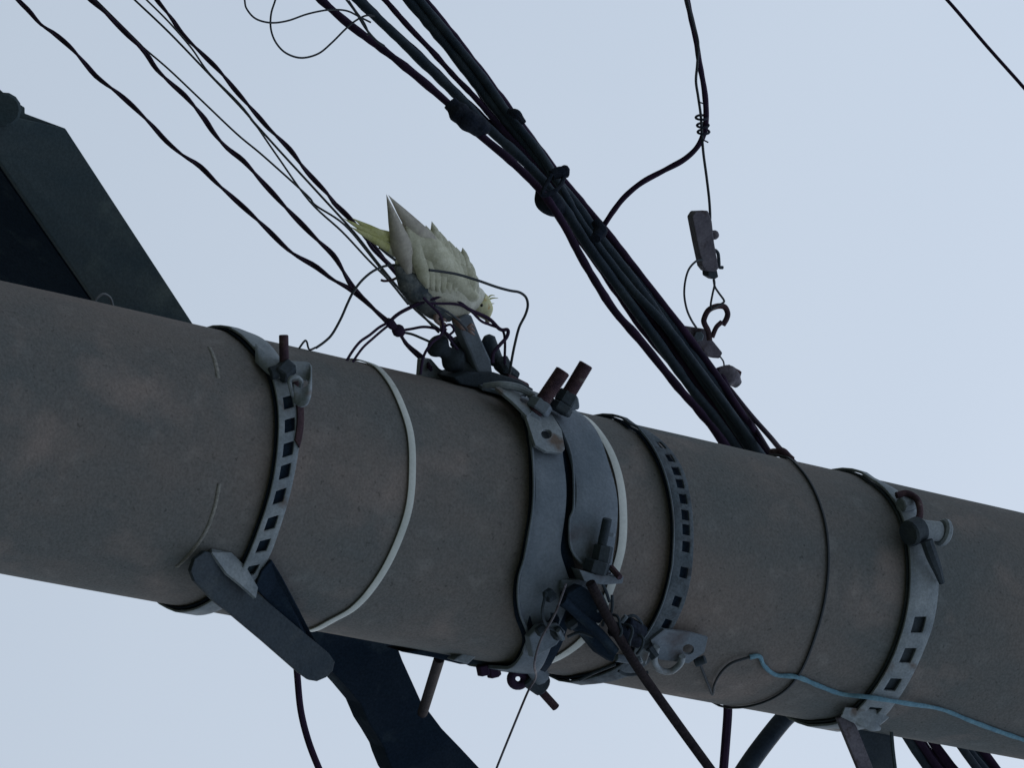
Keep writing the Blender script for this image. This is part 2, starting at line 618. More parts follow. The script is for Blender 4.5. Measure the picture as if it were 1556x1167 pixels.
# ================================================================== CROSSARM behind the pole
arm = root('crossarm', P(380, 620, .3), 'broad dark steel crossarm passing slantwise behind the pole, cut end at left edge', 'crossarm')
yu, yl = 0.24, 0.46
def arm_y(py): return yu + (yl - yu) * (py - 195) / (1167 - 195)
def ap(px, py, dy=0): return P(px, py, arm_y(py) + dy)
web = [(-120, 165), (0, 190), (30, 175), (100, 195), (290, 487), (450, 736), (604, 982), (631, 1046), (651, 1080), (700, 1137), (770, 1235),
       (640, 1235), (597, 1172), (584, 1137), (571, 1115), (556, 1092), (548, 1070), (506, 1022), (476, 975), (330, 744), (143, 455), (60, 335), (0, 247), (-120, 75)]
web = [(100, 195), (290, 487), (450, 736), (604, 982), (631, 1046), (651, 1080), (700, 1137), (780, 1240),
       (640, 1240), (597, 1172), (584, 1137), (571, 1115), (556, 1092), (548, 1070), (506, 1022), (476, 972), (330, 744), (143, 455), (60, 335), (0, 247), (-60, 158)]
up = [(100, 195), (290, 487), (450, 736), (330, 744), (143, 455), (60, 335), (0, 247), (-60, 158)]
MB().prism([ap(a, b) for a, b in up], Vector((0, 0.012, 0))).build('web', 'armsteel', arm, smooth=False, bevel=0.0015)
lo = [(400, 660), (450, 736), (604, 982), (612, 1004), (631, 1046), (640, 1066), (651, 1080), (672, 1108), (700, 1137), (740, 1180), (790, 1240),
      (640, 1240), (597, 1172), (588, 1150), (584, 1137), (571, 1115), (560, 1098), (548, 1070), (528, 1046), (506, 1022), (476, 972), (330, 744)]
MB().prism([ap(a, b, .004) for a, b in lo], Vector((0, 0.05, 0))).build('lower_web', 'navysteel_and_shade', arm, smooth=False, bevel=0.002)
fl = [(-60, 158), (0, 247), (60, 335), (143, 455), (250, 620), (330, 744)]
fpts = [ap(a, b, 0.013) for a, b in fl]
gpts = [ap(a - 150, b + 90, 0.30) for a, b in fl]
n_ = len(fl)
o = mesh('flange', fpts + gpts, [(i, i + 1, n_ + i + 1, n_ + i) for i in range(n_ - 1)], 'navysteel_and_shade', arm, smooth=False)  # coloured darker than the web to paint the flange's shade
sm = o.modifiers.new('thickness', 'SOLIDIFY'); sm.thickness = 0.012; sm.offset = 0
MB().prism([ap(a, b, 0.014) for a, b in [(-60, 158), (-40, 110), (-8, 128), (12, 146), (38, 163), (38, 172), (100, 195), (60, 240)]], Vector((0, 0.010, 0))).build('end_cap', 'armsteel', arm, smooth=False, bevel=0.001)
b = MB()
b.cyl(ap(6, 166, -0.012), ap(6, 166, 0.03), PW(26), seg=14)
b.build('bolt_head', 'armsteel', arm)
# little pale wire loop resting on the pole top edge
wire('wire_scrap', px_pts([(140, 470), (146, 455), (156, 447), (167, 452), (172, 466), (176, 480)], 0.0), PW(2.0), 'strand',
     'small pale curl of wire at the pole edge below the crossarm', 'wire')

# ================================================================== BANDS
# ---- a: slotted band at left
bl = [(358, 502), (367, 509), (384, 527), (406, 557), (418, 596), (422, 630), (421, 673), (412, 737), (388, 814), (358, 878), (330, 905), (265, 931)]
br = [(375, 503), (400, 515), (430, 553), (448, 590), (455, 625), (456, 651), (451, 694), (441, 745), (426, 797), (406, 850), (372, 898), (300, 936)]
L1, R1 = unwrap(bl, .009), unwrap(br, .009)
NB = 150
cross = (0, .27, .42, .58, .73, 1)
def slotset(L_, R__, cs, half, n, cols=(1, 2, 3)):
    s_ = set()
    for c in cs:
        k = row_of(c[0], c[1], L_, R__, n)
        for i in range(k - half, k + half + 1):
            for cc in cols: s_.add((i, cc))
    return s_
band_a = root('steel_band', Q(430, 690), 'leftmost slotted steel band with rusty latch bolt around the pole', 'band', 'slotted steel bands around the pole')
sl_ = slotset(L1, R1, [(436, 618), (437, 650), (436, 684), (433, 716), (427, 752), (417, 789), (405, 824), (389, 860), (366, 888)], 2, NB)
strip('inner_strap_shade', [(t, z - .0015) for t, z in L1], [(t, z - .002) for t, z in R1], 0.003, 0.0025, 'navysteel_and_shade', band_a, n=60, bo=.0004)  # under-strap, dark and shifted left to paint shade in slots and at the edge
strip('slotted_strip', L1, R1, 0.009, 0.003, 'galv', band_a, bo=.0034, n=NB, cross=cross, slots=sl_)
# rust tongue over the strip's upper half
L2 = unwrap([(438, 590), (442, 610), (444, 640), (442, 662), (440, 672)])
R2 = unwrap([(446, 588), (452, 610), (454, 640), (452, 664), (447, 684)])
strip('rusty_tongue', L2, R2, 0.012, 0.003, 'rust', band_a, n=12, cross=(0, .5, 1), close=False)
# latch
MB().cyl(Q(432, 560, .018), P(431, 509, -.125), PW(7), seg=14).build('latch_bolt', 'rust', band_a)
b = MB()
b.cyl(Q(424, 572, .016), Q(440, 556, .022), PW(15), seg=6)
b.build('nut', 'darksteel', band_a)
b = MB()
cpl = [Q(388, 524, .012), Q(412, 545, .014), Q(440, 550, .02), Q(470, 553, .026), Q(474, 566, .034), Q(470, 582, .04), Q(458, 590, .034), Q(446, 583, .028)]
cw = Vector((0, 0, 0.0)) + (Q(425, 590, .02) - Q(425, 560, .02))
vs, fs = [], []
cpl = cr_smooth(cpl, 4)
for p in cpl:
    vs += [p, p + (cw * 0.9)]
fs = [(2 * i, 2 * i + 1, 2 * i + 3, 2 * i + 2) for i in range(len(cpl) - 1)]
o = mesh('curled_plate', vs, fs, 'galv', band_a)
sm = o.modifiers.new('thickness', 'SOLIDIFY'); sm.thickness = 0.0025
MB().tube([Q(444, 600, .02), Q(440, 578, .035), Q(450, 573, .04), Q(458, 580, .035), Q(456, 592, .02)], PW(3.2), seg=8).build('latch_hook', 'galv', band_a)
MB().cyl(Q(410, 568, .012), Q(432, 562, .02), PW(10), seg=12).build('bush', 'darksteel', band_a)

# ---- right slotted band (g)
bl = [(1322, 726), (1333, 733), (1352, 752), (1370, 784), (1378, 818), (1382, 860), (1378, 924), (1360, 988), (1322, 1056), (1275, 1098), (1243, 1104)]
br = [(1330, 727), (1362, 745), (1392, 775), (1412, 815), (1422, 850), (1425, 890), (1417, 948), (1400, 995), (1368, 1056), (1330, 1100), (1290, 1112)]
L1, R1 = unwrap(bl, .009), unwrap(br, .009)
band_g = root('steel_band', Q(1400, 900), 'rightmost slotted steel band with a thick round bolt near its top', 'band', 'slotted steel bands around the pole')
sl_ = slotset(L1, R1, [(1396, 946), (1379, 991), (1357, 1033), (1330, 1073)], 3, NB, cols=(1, 2, 3))
strip('inner_strap_shade', [(t, z - .0012) for t, z in L1], [(t, z - .003) for t, z in R1], 0.002, 0.0025, 'darksteel', band_g, n=60, bo=.0004)  # lower strap layer, its dark overhang painting the band's edge shade
strip('slotted_strip', L1, R1, 0.008, 0.0035, 'galv', band_g, bo=.0034, n=NB, cross=(0, .3, .42, .58, .70, 1), slots=sl_)
b = MB()
b.cyl(Q(1380, 812, .03), Q(1398, 804, .03), PW(21), seg=18)
b.build('bolt_head', 'darksteel', band_g)
MB().cyl(Q(1398, 805, .03), Q(1428, 808, .032), PW(16), seg=18).build('sleeve', 'galv', band_g)
MB().cyl(Q(1428, 808, .032), Q(1438, 811, .032), PW(22), seg=18).build('washer', 'galv', band_g)
MB().tube([Q(1408, 822, .04), Q(1416, 845, .034), Q(1424, 865, .026), Q(1431, 886, .018)], [PW(10), PW(10), PW(8), PW(5)], seg=8).build('lever', 'darksteel', band_g)
MB().tube([Q(1362, 753, .02), Q(1378, 750, .026), Q(1394, 760, .03), Q(1398, 782, .034), Q(1390, 796, .03)], PW(5.5), seg=10).build('rusty_hook', 'rust', band_g)
MB().cyl(Q(1368, 768, .014), Q(1388, 764, .016), PW(12), seg=8).build('bush', 'galv', band_g)

# ---- e: middle slotted band
bl = [(957, 643), (970, 650), (991, 677), (1008, 712), (1019, 753), (1024, 797), (1023, 840), (1020, 868), (1009, 912), (992, 950), (972, 980), (935, 1015), (880, 1034)]
br = [(966, 645), (992, 660), (1018, 684), (1037, 715), (1047, 753), (1052, 797), (1052, 840), (1048, 880), (1036, 924), (1018, 960), (996, 995), (960, 1024), (900, 1040)]
L1, R1 = unwrap(bl, .009), unwrap(br, .009)
band_e = root('steel_band', Q(1035, 840), 'narrow slotted steel band in the middle of the pole with a holed plate below', 'band', 'slotted steel bands around the pole')
NB2 = 170
sl_ = slotset(L1, R1, [(1003, 686), (1014, 704), (1024, 722), (1031, 742), (1036, 763), (1038, 786), (1039, 808), (1037, 832), (1032, 866), (1022, 908), (1010, 940), (996, 966)], 2, NB2)
strip('inner_strap_shade', [(t, z - .002) for t, z in L1], [(t, z - .002) for t, z in R1], 0.003, 0.0025, 'navysteel_and_shade', band_e, n=60, bo=.0004)  # strap layer beneath, darkened to paint the shade behind slots and rim
strip('slotted_strip', L1, R1, 0.009, 0.003, 'dullband', band_e, bo=.0034, n=NB2, cross=(0, .40, .52, .66, .78, 1), slots=sl_)
# seam edge
cs_ = [(a + 3, b) for a, b in bl]
MB().tube([Q(a, b, .012) for a, b in bl[1:-2]], PW(2.0), seg=6).build('rim', 'clampsteel', band_e)
# holed plate
def holed_plate(name, outline, hole, hr, off, thick, m, parent, face=None):
    """polygon on the pole surface with a round hole, pushed out by off"""
    k = 28
    cx, cy = hole
    ring = [(cx + hr * math.cos(2 * math.pi * i / k), cy + hr * 0.9 * math.sin(2 * math.pi * i / k)) for i in range(k)]
    outer = []
    for i in range(k):
        a = 2 * math.pi * i / k
        dx, dy = math.cos(a), math.sin(a)
        best = None
        for j in range(len(outline)):
            x1, y1 = outline[j]; x2, y2 = outline[(j + 1) % len(outline)]
            ex, ey = x2 - x1, y2 - y1
            den = dx * ey - dy * ex
            if abs(den) < 1e-9: continue
            t = ((x1 - cx) * ey - (y1 - cy) * ex) / den
            u = ((x1 - cx) * dy - (y1 - cy) * dx) / den
            if t > 0 and -1e-6 <= u <= 1 + 1e-6 and (best is None or t > best): best = t
        outer.append((cx + dx * best, cy + dy * best))
    for c in outline:                       # snap the nearest sample to each true corner
        j = min(range(k), key=lambda i: math.dist(outer[i], c))
        outer[j] = c
    fn = (lambda a, b: Q(a, b, off)) if face is None else face
    vs = [fn(*p) for p in ring] + [fn(*p) for p in outer]
    fs = [(i, (i + 1) % k, k + (i + 1) % k, k + i) for i in range(k)]
    o = mesh(name, vs, fs, m, parent, smooth=False)
    sm_ = o.modifiers.new('thickness', 'SOLIDIFY'); sm_.thickness = thick; sm_.offset = 0
    bb = o.modifiers.new('bevel', 'BEVEL'); bb.width = 0.0006; bb.limit_method = 'ANGLE'; bb.segments = 2
    return o
holed_plate('holed_plate', [(1008, 956), (1045, 960), (1075, 968), (1070, 990), (1046, 1007), (1000, 1001), (988, 972)], (1045, 986), 8.5, .014, .004, 'clampsteel', band_e)
MB().tube([Q(a, b, .022) for a, b in [(998, 983), (994, 1002), (1001, 1017), (1018, 1021), (1033, 1010), (1037, 998)]], PW(5.2), seg=10).build('shackle', 'galv', band_e)
MB().cyl(Q(1056, 1008, .01), Q(1072, 1002, .012), PW(7), seg=10).build('stud', 'darksteel', band_e)
b = MB(); b.cyl(Q(962, 992, .02), Q(985, 1000, .03), PW(11), seg=6); b.build('nut', 'galv', band_e)
b = MB(); b.cyl(Q(985, 985, .02), Q(996, 1000, .03), PW(8), seg=6); b.build('nut', 'darksteel', band_e)

# ---- white straps
st = centre_strip('pale_strap', [(556, 553), (570, 559), (585, 574), (607, 613), (622, 660), (625, 711), (620, 771), (603, 823), (577, 874), (538, 921), (500, 943), (470, 956)],
                  10, 0.002, 0.0015, 'strap', None, n=70, cross=(0, .5, 1), bevel=0.0003)
tag(st, 'pale white strapping loop around bare concrete, left of the double clamp', 'strap', 'pale straps around the pole')
st = centre_strip('pale_strap', [(868, 630), (884, 635), (908, 659), (929, 696), (941, 738), (945, 782), (943, 830), (933, 870), (917, 917), (893, 961), (863, 988), (814, 1010)],
                  12, 0.002, 0.0015, 'strap', None, n=70, cross=(0, .5, 1), bevel=0.0003)
tag(st, 'pale white strapping loop hugging the right edge of the double clamp', 'strap', 'pale straps around the pole')
# thin wire ring
u = unwrap([(1195, 698), (1212, 712), (1238, 752), (1253, 800), (1257, 860), (1252, 910), (1236, 970), (1210, 1028), (1180, 1056), (1120, 1073)])
o = strip('wire_ring', [(t, z - 0.0016) for t, z in u], [(t, z + 0.0016) for t, z in u], 0.001, 0.003, 'wire', None, n=70, cross=(0, .5, 1), bevel=0.0006)
tag(o, 'thin dark wire ring tied around the pole between two slotted bands', 'wire')

# ---- c: double pole clamp
cl = root('pole_clamp', Q(860, 760), 'wide double steel pole clamp with two rusty bolts standing up from it', 'clamp')
l1 = [(735, 584), (760, 592), (778, 607), (799, 634), (807, 665), (811, 724), (810, 768), (804, 811), (797, 848), (789, 876), (787, 905), (791, 934), (802, 965), (795, 990), (770, 1018)]
r1 = [(790, 596), (815, 608), (836, 625), (853, 655), (857, 695), (858, 753), (855, 811), (853, 840), (860, 868), (866, 892), (858, 925), (850, 950), (842, 975), (830, 1000), (815, 1022)]
wv = lambda t, z: 0.003 * math.sin(t * 9)
strip('shade_liner', unwrap([(a - 9, b + 2) for a, b in l1]), unwrap([(a + 12, b - 4) for a, b in r1]), 0.003, 0.003, 'navysteel_and_shade', cl, n=60, bo=.0004)  # dark strip added to paint the shade beside and between the straps
strip('left_strap', unwrap(l1, .013), unwrap(r1, .013), 0.010, 0.005, 'clampsteel', cl, n=80, offf=wv, bo=.004)
l2 = [(815, 606), (839, 630), (857, 660), (870, 701), (872, 768), (866, 790), (866, 822), (872, 842), (888, 860), (900, 868)]
r2 = [(868, 618), (887, 634), (912, 665), (927, 705), (935, 753), (936, 800), (934, 830), (932, 850), (930, 862), (928, 872)]
strip('right_strap', unwrap(l2, .016), unwrap(r2, .016), 0.013, 0.005, 'clampsteel', cl, n=70, offf=wv, close=False, bo=.004)
# strap edges (rolled)
MB().tube([Q(a, b, .019) for a, b in l2], PW(2.2), seg=6).build('rolled_edge', 'clampsteel', cl)
MB().tube([Q(a, b, .017) for a, b in l1[2:-1]], PW(2.2), seg=6).build('rolled_edge', 'clampsteel', cl)
holed_plate('ear', [(797, 632), (806, 660), (812, 678), (828, 687), (852, 690), (857, 684), (852, 655), (838, 632), (815, 622)], (829, 661), 8, .022, .005, 'galv', cl)
def rod(a, b, r, m, name, parent, ya=None, yb=None, off=.02, seg=14):
    A = Q(a[0], a[1], off) if ya is None else P(a[0], a[1], ya)
    Bp = P(b[0], b[1], yb)
    MB().cyl(A, Bp, PW(r), seg=seg).build(name, m, parent)
    return A, Bp
ya = Q(815, 630, .02).y
# studs with thread
def stud(a, b, r, ya, yb, parent, m='rust', thread=True, name='bolt'):
    A, B_ = P(*a, ya), P(*b, yb)
    if thread:
        n = 26
        pts, rr = [], []
        for i in range(n * 2 + 1):
            t = i / (n * 2)
            pts.append(A.lerp(B_, t)); rr.append(PW(r) * (1.0 if i % 2 else 0.93))
        rr[0] *= .8; rr[-1] *= .8
        MB().tube(pts, rr, seg=16, n=1).build(name, m, parent)
    else:
        MB().cyl(A, B_, PW(r), seg=16).build(name, m, parent)
stud((812, 628), (856, 563), 12, ya, ya - .01, cl)
stud((856, 612), (891, 553), 11.5, ya, ya - .01, cl)
def nut(c, ax0, ax1, r, h, y, parent, m='galv', name='nut'):
    A, B_ = P(*ax0, y), P(*ax1, y)
    u_ = (B_ - A).normalized()
    c0 = P(*c, y)
    MB().cyl(c0 - u_ * PW(h) / 2, c0 + u_ * PW(h) / 2, PW(r), seg=6, bev=.12).build(name, m, parent)
nut((820, 618), (812, 628), (856, 563), 19, 18, ya, cl, 'clampsteel')
nut((808, 636), (812, 628), (856, 563), 17, 14, ya, cl, 'clampsteel')
nut((861, 606), (856, 612), (891, 553), 17, 20, ya, cl, 'darksteel')
nut((852, 620), (856, 612), (891, 553), 19, 13, ya, cl, 'darksteel')
MB().cyl(P(862, 614, ya), P(878, 611, ya - .004), PW(11), seg=12).build('spacer', 'clampsteel', cl)
# top slot plate
holed_plate('ear', [(752, 590), (790, 588), (820, 600), (838, 612), (822, 622), (800, 634), (778, 612)], (797, 607), 8, .024, .004, 'galv', cl)
# lower bolt assembly
yq = Q(920, 830, .03).y
stud((913, 836), (923, 788), 7.5, yq, yq - .005, cl, 'darksteel')
nut((915, 842), (910, 850), (922, 790), 15, 26, yq, cl, 'darksteel')
nut((906, 862), (903, 870), (918, 820), 20, 20, yq, cl, 'darksteel')
nut((926, 812), (910, 850), (924, 790), 9, 6, yq, cl, 'clampsteel')
MB().prism([P(a, b, yq - .01) for a, b in [(880, 866), (905, 873), (948, 877), (946, 887), (915, 889), (888, 884)]], Vector((0, .03, .004))).build('ledge', 'clampsteel', cl, smooth=False, bevel=.001)
MB().cyl(P(928, 862, yq), P(942, 878, yq - .02), PW(5), seg=8).build('pin', 'rust', cl)
# eye nut and lower stud at the pole's lower edge
ye = -0.03
b = MB(); k = 22
b.tube([P(787 + 10.5 * math.cos(i * 2 * math.pi / k), 1032 + 10.5 * math.sin(i * 2 * math.pi / k), ye) for i in range(k)] + [P(797.5, 1032, ye)], PW(7.0), seg=10, n=1, cap=False)
b.build('eye', 'cable', cl)
b = MB(); b.cyl(P(800, 1026, ye), P(826, 1044, ye), PW(17), seg=14); b.build('eye_boss', 'darksteel', cl)
stud((818, 1046), (845, 1076), 6.5, ye, ye, cl)
b = MB(); b.tube([P(800, 1002, -.06), P(810, 1012, -.05), P(822, 1030, -.04)], [PW(15), PW(15), PW(14)], seg=10); b.build('eye_neck', 'clampsteel', cl)
for c in [(735, 1018), (750, 1021)]:
    nut(c, (740, 1000), (746, 1030), 11, 16, -.02, cl, 'cable')
b = MB(); b.prism([P(a, b_, -.02) for a, b_ in [(610, 991), (660, 985), (740, 985), (815, 1003), (800, 1018), (760, 1012), (700, 1010), (660, 1000)]], Vector((0, .05, 0)))
b.build('lug', 'navysteel_and_shade', cl, smooth=False, bevel=.002)
MB().prism([P(a, b_, -.05) for a, b_ in [(688, 1004), (706, 992), (724, 984), (735, 988), (720, 1002), (712, 1010)]], Vector((0, .02, 0))).build('lug', 'galv', cl, smooth=False, bevel=.002)
# centre pieces of the clamp's lower tangle
b = MB(); b.prism([Q(a, b_, .03) for a, b_ in [(850, 900), (872, 886), (900, 905), (912, 930), (900, 945), (870, 935), (848, 920)]], Vector((0, -.02, 0)))
b.build('lower_lug', 'navysteel_and_shade', cl, smooth=False, bevel=.002)
b = MB(); b.prism([Q(a, b_, .02) for a, b_ in [(796, 965), (812, 948), (838, 944), (852, 958), (838, 978), (820, 988), (802, 998)]], Vector((0, -.015, 0)))
b.build('lower_lug', 'clampsteel', cl, smooth=False, bevel=.002)
for c, r in [((835, 905), 10), ((846, 962), 11), ((822, 958), 8), ((868, 948), 9)]:
    nut(c, (c[0] - 5, c[1] + 4), (c[0] + 6, c[1] - 4), r, 14, Q(*c, .035).y, cl, 'darksteel')
# saddle casting and small fittings jammed round the rods
MB().prism([Q(a, b_, .012) for a, b_ in [(862, 925), (888, 932), (905, 955), (930, 985), (922, 1004), (900, 990), (880, 966), (858, 950)]], Vector((0, -.018, 0))).build('saddle', 'navysteel_and_shade', cl, smooth=False, bevel=.002)
MB().prism([Q(a, b_, .010) for a, b_ in [(846, 880), (884, 878), (888, 892), (876, 906), (858, 902), (845, 894)]], Vector((0, -.012, 0))).build('saddle', 'clampsteel', cl, smooth=False, bevel=.002)
MB().prism([Q(a, b_, .008) for a, b_ in [(800, 905), (835, 915), (846, 940), (838, 968), (806, 985), (798, 950)]], Vector((0, -.010, 0))).build('saddle', 'navysteel_and_shade', cl, smooth=False, bevel=.002)
for a_, b_, rr_ in [((848, 958), (855, 972), 4), ((905, 928), (918, 922), 5), ((936, 1000), (962, 1004), 6), ((900, 950), (912, 966), 6), ((958, 1010), (975, 1002), 6), ((944, 946), (952, 936), 4)]:
    MB().cyl(Q(*a_, .045), Q(*b_, .045), PW(rr_), seg=8).build('pin', 'clampsteel', cl)
for pts_ in ([(906, 893), (914, 905), (922, 922), (926, 938)], [(916, 888), (922, 902), (926, 915)], [(930, 905), (930, 925), (925, 945)], [(952, 938), (964, 936), (974, 946), (978, 962), (974, 976)],
             [(862, 968), (880, 962), (900, 968)], [(880, 1034), (905, 1022), (935, 1010)], [(940, 1020), (955, 1026), (985, 1022)], [(830, 900), (824, 930), (830, 950), (846, 960)]):
    MB().tube([Q(a, b_, .040) for a, b_ in pts_], PW(2.4), seg=6).build('binding_wire', 'darksteel', cl)

# ================================================================== BRACES
# front brace hung from the leftmost band
fb = root('channel_brace', P(400, 930, -.1), 'short dark rounded channel brace jutting down from the leftmost band', 'brace')
yf = -0.165
o1 = [(290, 868), (296, 850), (312, 838), (324, 841), (360, 876), (393, 903), (445, 947), (500, 993), (509, 1006), (506, 1020), (496, 1030), (482, 1036), (470, 1034), (456, 1024), (400, 975), (351, 934), (325, 914), (296, 884)]
MB().prism([P(a, b, yf + (a - 300) * .0003) for a, b in o1], Vector((0.0, 0.010, 0.0))).build('front_flange', 'darksteel', fb, smooth=False, bevel=.0012)
o2 = [(388, 893), (398, 868), (413, 850), (430, 878), (452, 920), (478, 972), (500, 1000), (480, 1000), (440, 950)]
MB().prism([Q(a, b, .016) if b < 960 else P(a, b, -.10) for a, b in o2], Vector((0.0, 0.008, 0.0))).build('rear_flange', 'navysteel_and_shade', fb, smooth=False, bevel=.002)
o3 = [(322, 834), (352, 840), (374, 862), (392, 893), (437, 942), (500, 995)]
o3 = o3[:4]
vs = [P(a, b + 6, yf + .004) for a, b in o3[:1] + [(345, 866), (365, 882), (389, 903)]] + [P(a, b, yf + .012) for a, b in o3]
n_ = len(o3)
o = mesh('channel_web', vs, [(i, i + 1, n_ + i + 1, n_ + i) for i in range(n_ - 1)], 'galv', fb, smooth=False)
sm = o.modifiers.new('thickness', 'SOLIDIFY'); sm.thickness = 0.005
# bar between pole and crossarm
sb = MB().cyl(P(668, 1000, .02), P(642, 1084, .38), PW(8.5), seg=12).build('stay_rod', 'rodsteel')
tag(sb, 'short dark rod from the pole underside to the lower crossarm', 'rod')
# lower right bracket
rb = root('angle_bracket', P(1320, 1120, 0), 'steel angle bracket with a pale wad, hanging below the rightmost band', 'bracket')
MB().prism([P(a, b, -.10) for a, b in [(1273, 1092), (1288, 1084), (1302, 1105), (1330, 1175), (1350, 1225), (1328, 1225), (1306, 1172)]], Vector((.0, .008, 0))).build('angle_leg', 'zinc', rb, smooth=False, bevel=.001)
MB().prism([P(a, b, -.02) for a, b in [(1286, 1082), (1320, 1080), (1356, 1084), (1358, 1130), (1364, 1175), (1372, 1230), (1350, 1230), (1322, 1168), (1300, 1120)]], Vector((.0, .008, 0))).build('angle_web', 'darksteel', rb, smooth=False, bevel=.001)
MB().tube([P(1354, 1086, -.05), P(1356, 1130, -.05), P(1362, 1180, -.05), P(1370, 1230, -.05)], PW(3), seg=6).build('angle_leg', 'armsteel', rb)
MB().tube([P(1292, 1088, -.11), P(1310, 1098, -.11), P(1326, 1104, -.11), P(1337, 1108, -.11)], [PW(4), PW(9), PW(8), PW(3)], seg=8, wob=.5).build('pale_wad', 'galv', rb)
MB().prism([P(a, b, -.115) for a, b in [(1284, 1075), (1330, 1078), (1352, 1090), (1340, 1100), (1300, 1096), (1280, 1086)]], Vector((.004, .004, .0))).build('shelf', 'galv', rb, smooth=False, bevel=.001)

# ================================================================== CABLES
K = 'cable'
# heavy bundle passing behind the pole
bund = [
 ([(478, -12), (489, 0), (530, 36), (581, 74), (633, 115), (688, 163), (730, 205), (775, 243), (822, 290), (856, 340), (880, 385), (905, 428), (935, 474), (972, 516), (1030, 588), (1068, 632), (1112, 692)], 7, 'lowest cable of the black bundle, sagging free before the pole'),
 ([(533, -12), (545, 0), (581, 34), (633, 84), (674, 124), (708, 158), (748, 200), (800, 248), (850, 306), (890, 368), (935, 430), (995, 512), (1050, 590), (1125, 690)], 7.5, 'thick black cable second from below in the bundle above the bird'),
 ([(574, -14), (586, 0), (620, 39), (658, 79), (690, 115), (722, 148), (758, 190), (812, 248), (862, 300), (905, 362), (955, 432), (1010, 510), (1065, 590), (1138, 694)], 5.2, 'thin black cable in the middle of the bundle, split from it at top'),
 ([(611, -14), (622, 0), (665, 52), (705, 102), (740, 147), (780, 197), (828, 256), (870, 304), (915, 366), (970, 436), (1022, 510), (1078, 590), (1150, 696)], 8, 'dusty black cable along the centre of the bundle, light streak on it'),
 ([(623, -14), (634, 0), (680, 54), (730, 114), (772, 168), (822, 234), (856, 292), (890, 330), (940, 396), (995, 462), (1055, 545), (1105, 612), (1160, 692)], 8.5, 'thick dusty cable just under the top edge of the black bundle'),
 ([(634, -14), (645, 0), (690, 55), (745, 127), (790, 188), (843, 258), (876, 299), (914, 344), (966, 410), (1036, 500), (1092, 576), (1172, 696)], 6.5, 'topmost black cable of the bundle, along its upper edge'),
 ([(624, -14), (638, 4), (684, 58), (736, 122), (766, 172), (800, 222), (840, 268), (900, 350), (960, 420), (1035, 520), (1085, 590), (1145, 680)], 8, 'black cable buried behind the others in the bundle'),
 ([(628, -14), (640, 2), (686, 58), (734, 118), (772, 172), (820, 232), (850, 280), (885, 340), (950, 428), (1012, 496), (1070, 572), (1155, 690)], 6.5, 'dusty cable lying on the near side of the bundle'),
 ([(618, -14), (629, 2), (673, 58), (722, 122), (762, 184), (808, 246), (848, 300), (882, 352), (924, 408), (982, 482), (1038, 552), (1090, 624), (1142, 692)], 9, 'thick black cable filling the lower middle of the bundle'),
 ([(534, -12), (547, 0), (582, 34), (635, 84), (676, 124), (712, 160), (752, 198), (795, 240), (842, 292), (872, 346), (918, 412), (968, 486), (1028, 560), (1082, 632), (1118, 690)], 7.5, 'black cable at the back along the lower side of the bundle'),
]
ends = [(1412, 1150), (1392, 1142), (1402, 1138), (1478, 1150), (1490, 1150), (1500, 1150), (1420, 1132), (1468, 1146), (1484, 1140), (1408, 1140)]
for i, ((pts, r, lab), en) in enumerate(zip(bund, ends)):
    yo = (-.012, .0, .006, -.006, .008, -.002, .024, -.020, .016, .03)[i]
    pp = px_pts(pts, 1.0 + yo, 0.40 + yo)
    sx = pts[-1]
    mid = P((sx[0] * .5 + en[0] * .5), (sx[1] * .5 + en[1] * .5) , .36 + yo)
    a = P(en[0], en[1], .30 + yo)
    e2 = P(en[0] + 55, en[1] + 66, .27 + yo)
    o = wire('bundle_cable', extend(extend(pp, 6, end=False) + [mid, a, e2], 4), PW(r) * (1.0 if i in (0, 2) else 1.12), 'cableb' if i in (3, 4, 7, 1) else 'cable', lab, 'cable', 'cables of the heavy black bundle', seg=12, wob=.22)
# tape wads and lumps on the bundle
b = MB(); b.tube([P(684, 156, .80), P(697, 170, .79), P(712, 183, .78), P(728, 192, .78), (P(742, 196, .78))], [PW(12), PW(20), PW(21), PW(16), PW(8)], seg=16, wob=.5)
tag(b.build('tape_wrap', 'tape'), 'ragged black tape wad joining the two lower cables of the bundle', 'tape', 'wraps on the black cable bundle')
b = MB(); b.tube([P(820, 286, .715), P(828, 301, .71), P(840, 312, .70), P(858, 322, .70)], [PW(8), PW(20), PW(20), PW(9)], seg=12)
tag(b.build('splice_lump', 'tape'), 'smooth round black lump under the bundle near the bird', 'splice', 'wraps on the black cable bundle')
b = MB(); b.tube([P(838, 266, .70), P(850, 262, .70), P(862, 262, .70)], [PW(9), PW(11), PW(9)], seg=10); b.ball(P(858, 258, .70), PW(9)); b.tube([P(838, 264, .69), P(824, 296, .68), P(848, 286, .68), P(860, 262, .70)], PW(4), seg=8)
tag(b.build('cable_tie', 'tape'), 'black clip poking up from the top edge of the bundle', 'clip', 'wraps on the black cable bundle')
b = MB(); b.tube([P(772, 168, .80), P(786, 174, .79), P(796, 186, .79)], [PW(6), PW(9), PW(5)], seg=8, wob=.5)
tag(b.build('tape_wrap', 'tape'), 'small tape bump on the upper edge of the bundle', 'tape', 'wraps on the black cable bundle')
b = MB(); b.tube([P(905, 336, .64), P(912, 350, .63), P(905, 362, .62)], [PW(10), PW(12), PW(8)], seg=10, wob=.5)
tag(b.build('tape_wrap', 'tape'), 'tape bump where the curved drop cable leaves the bundle', 'tape', 'wraps on the black cable bundle')

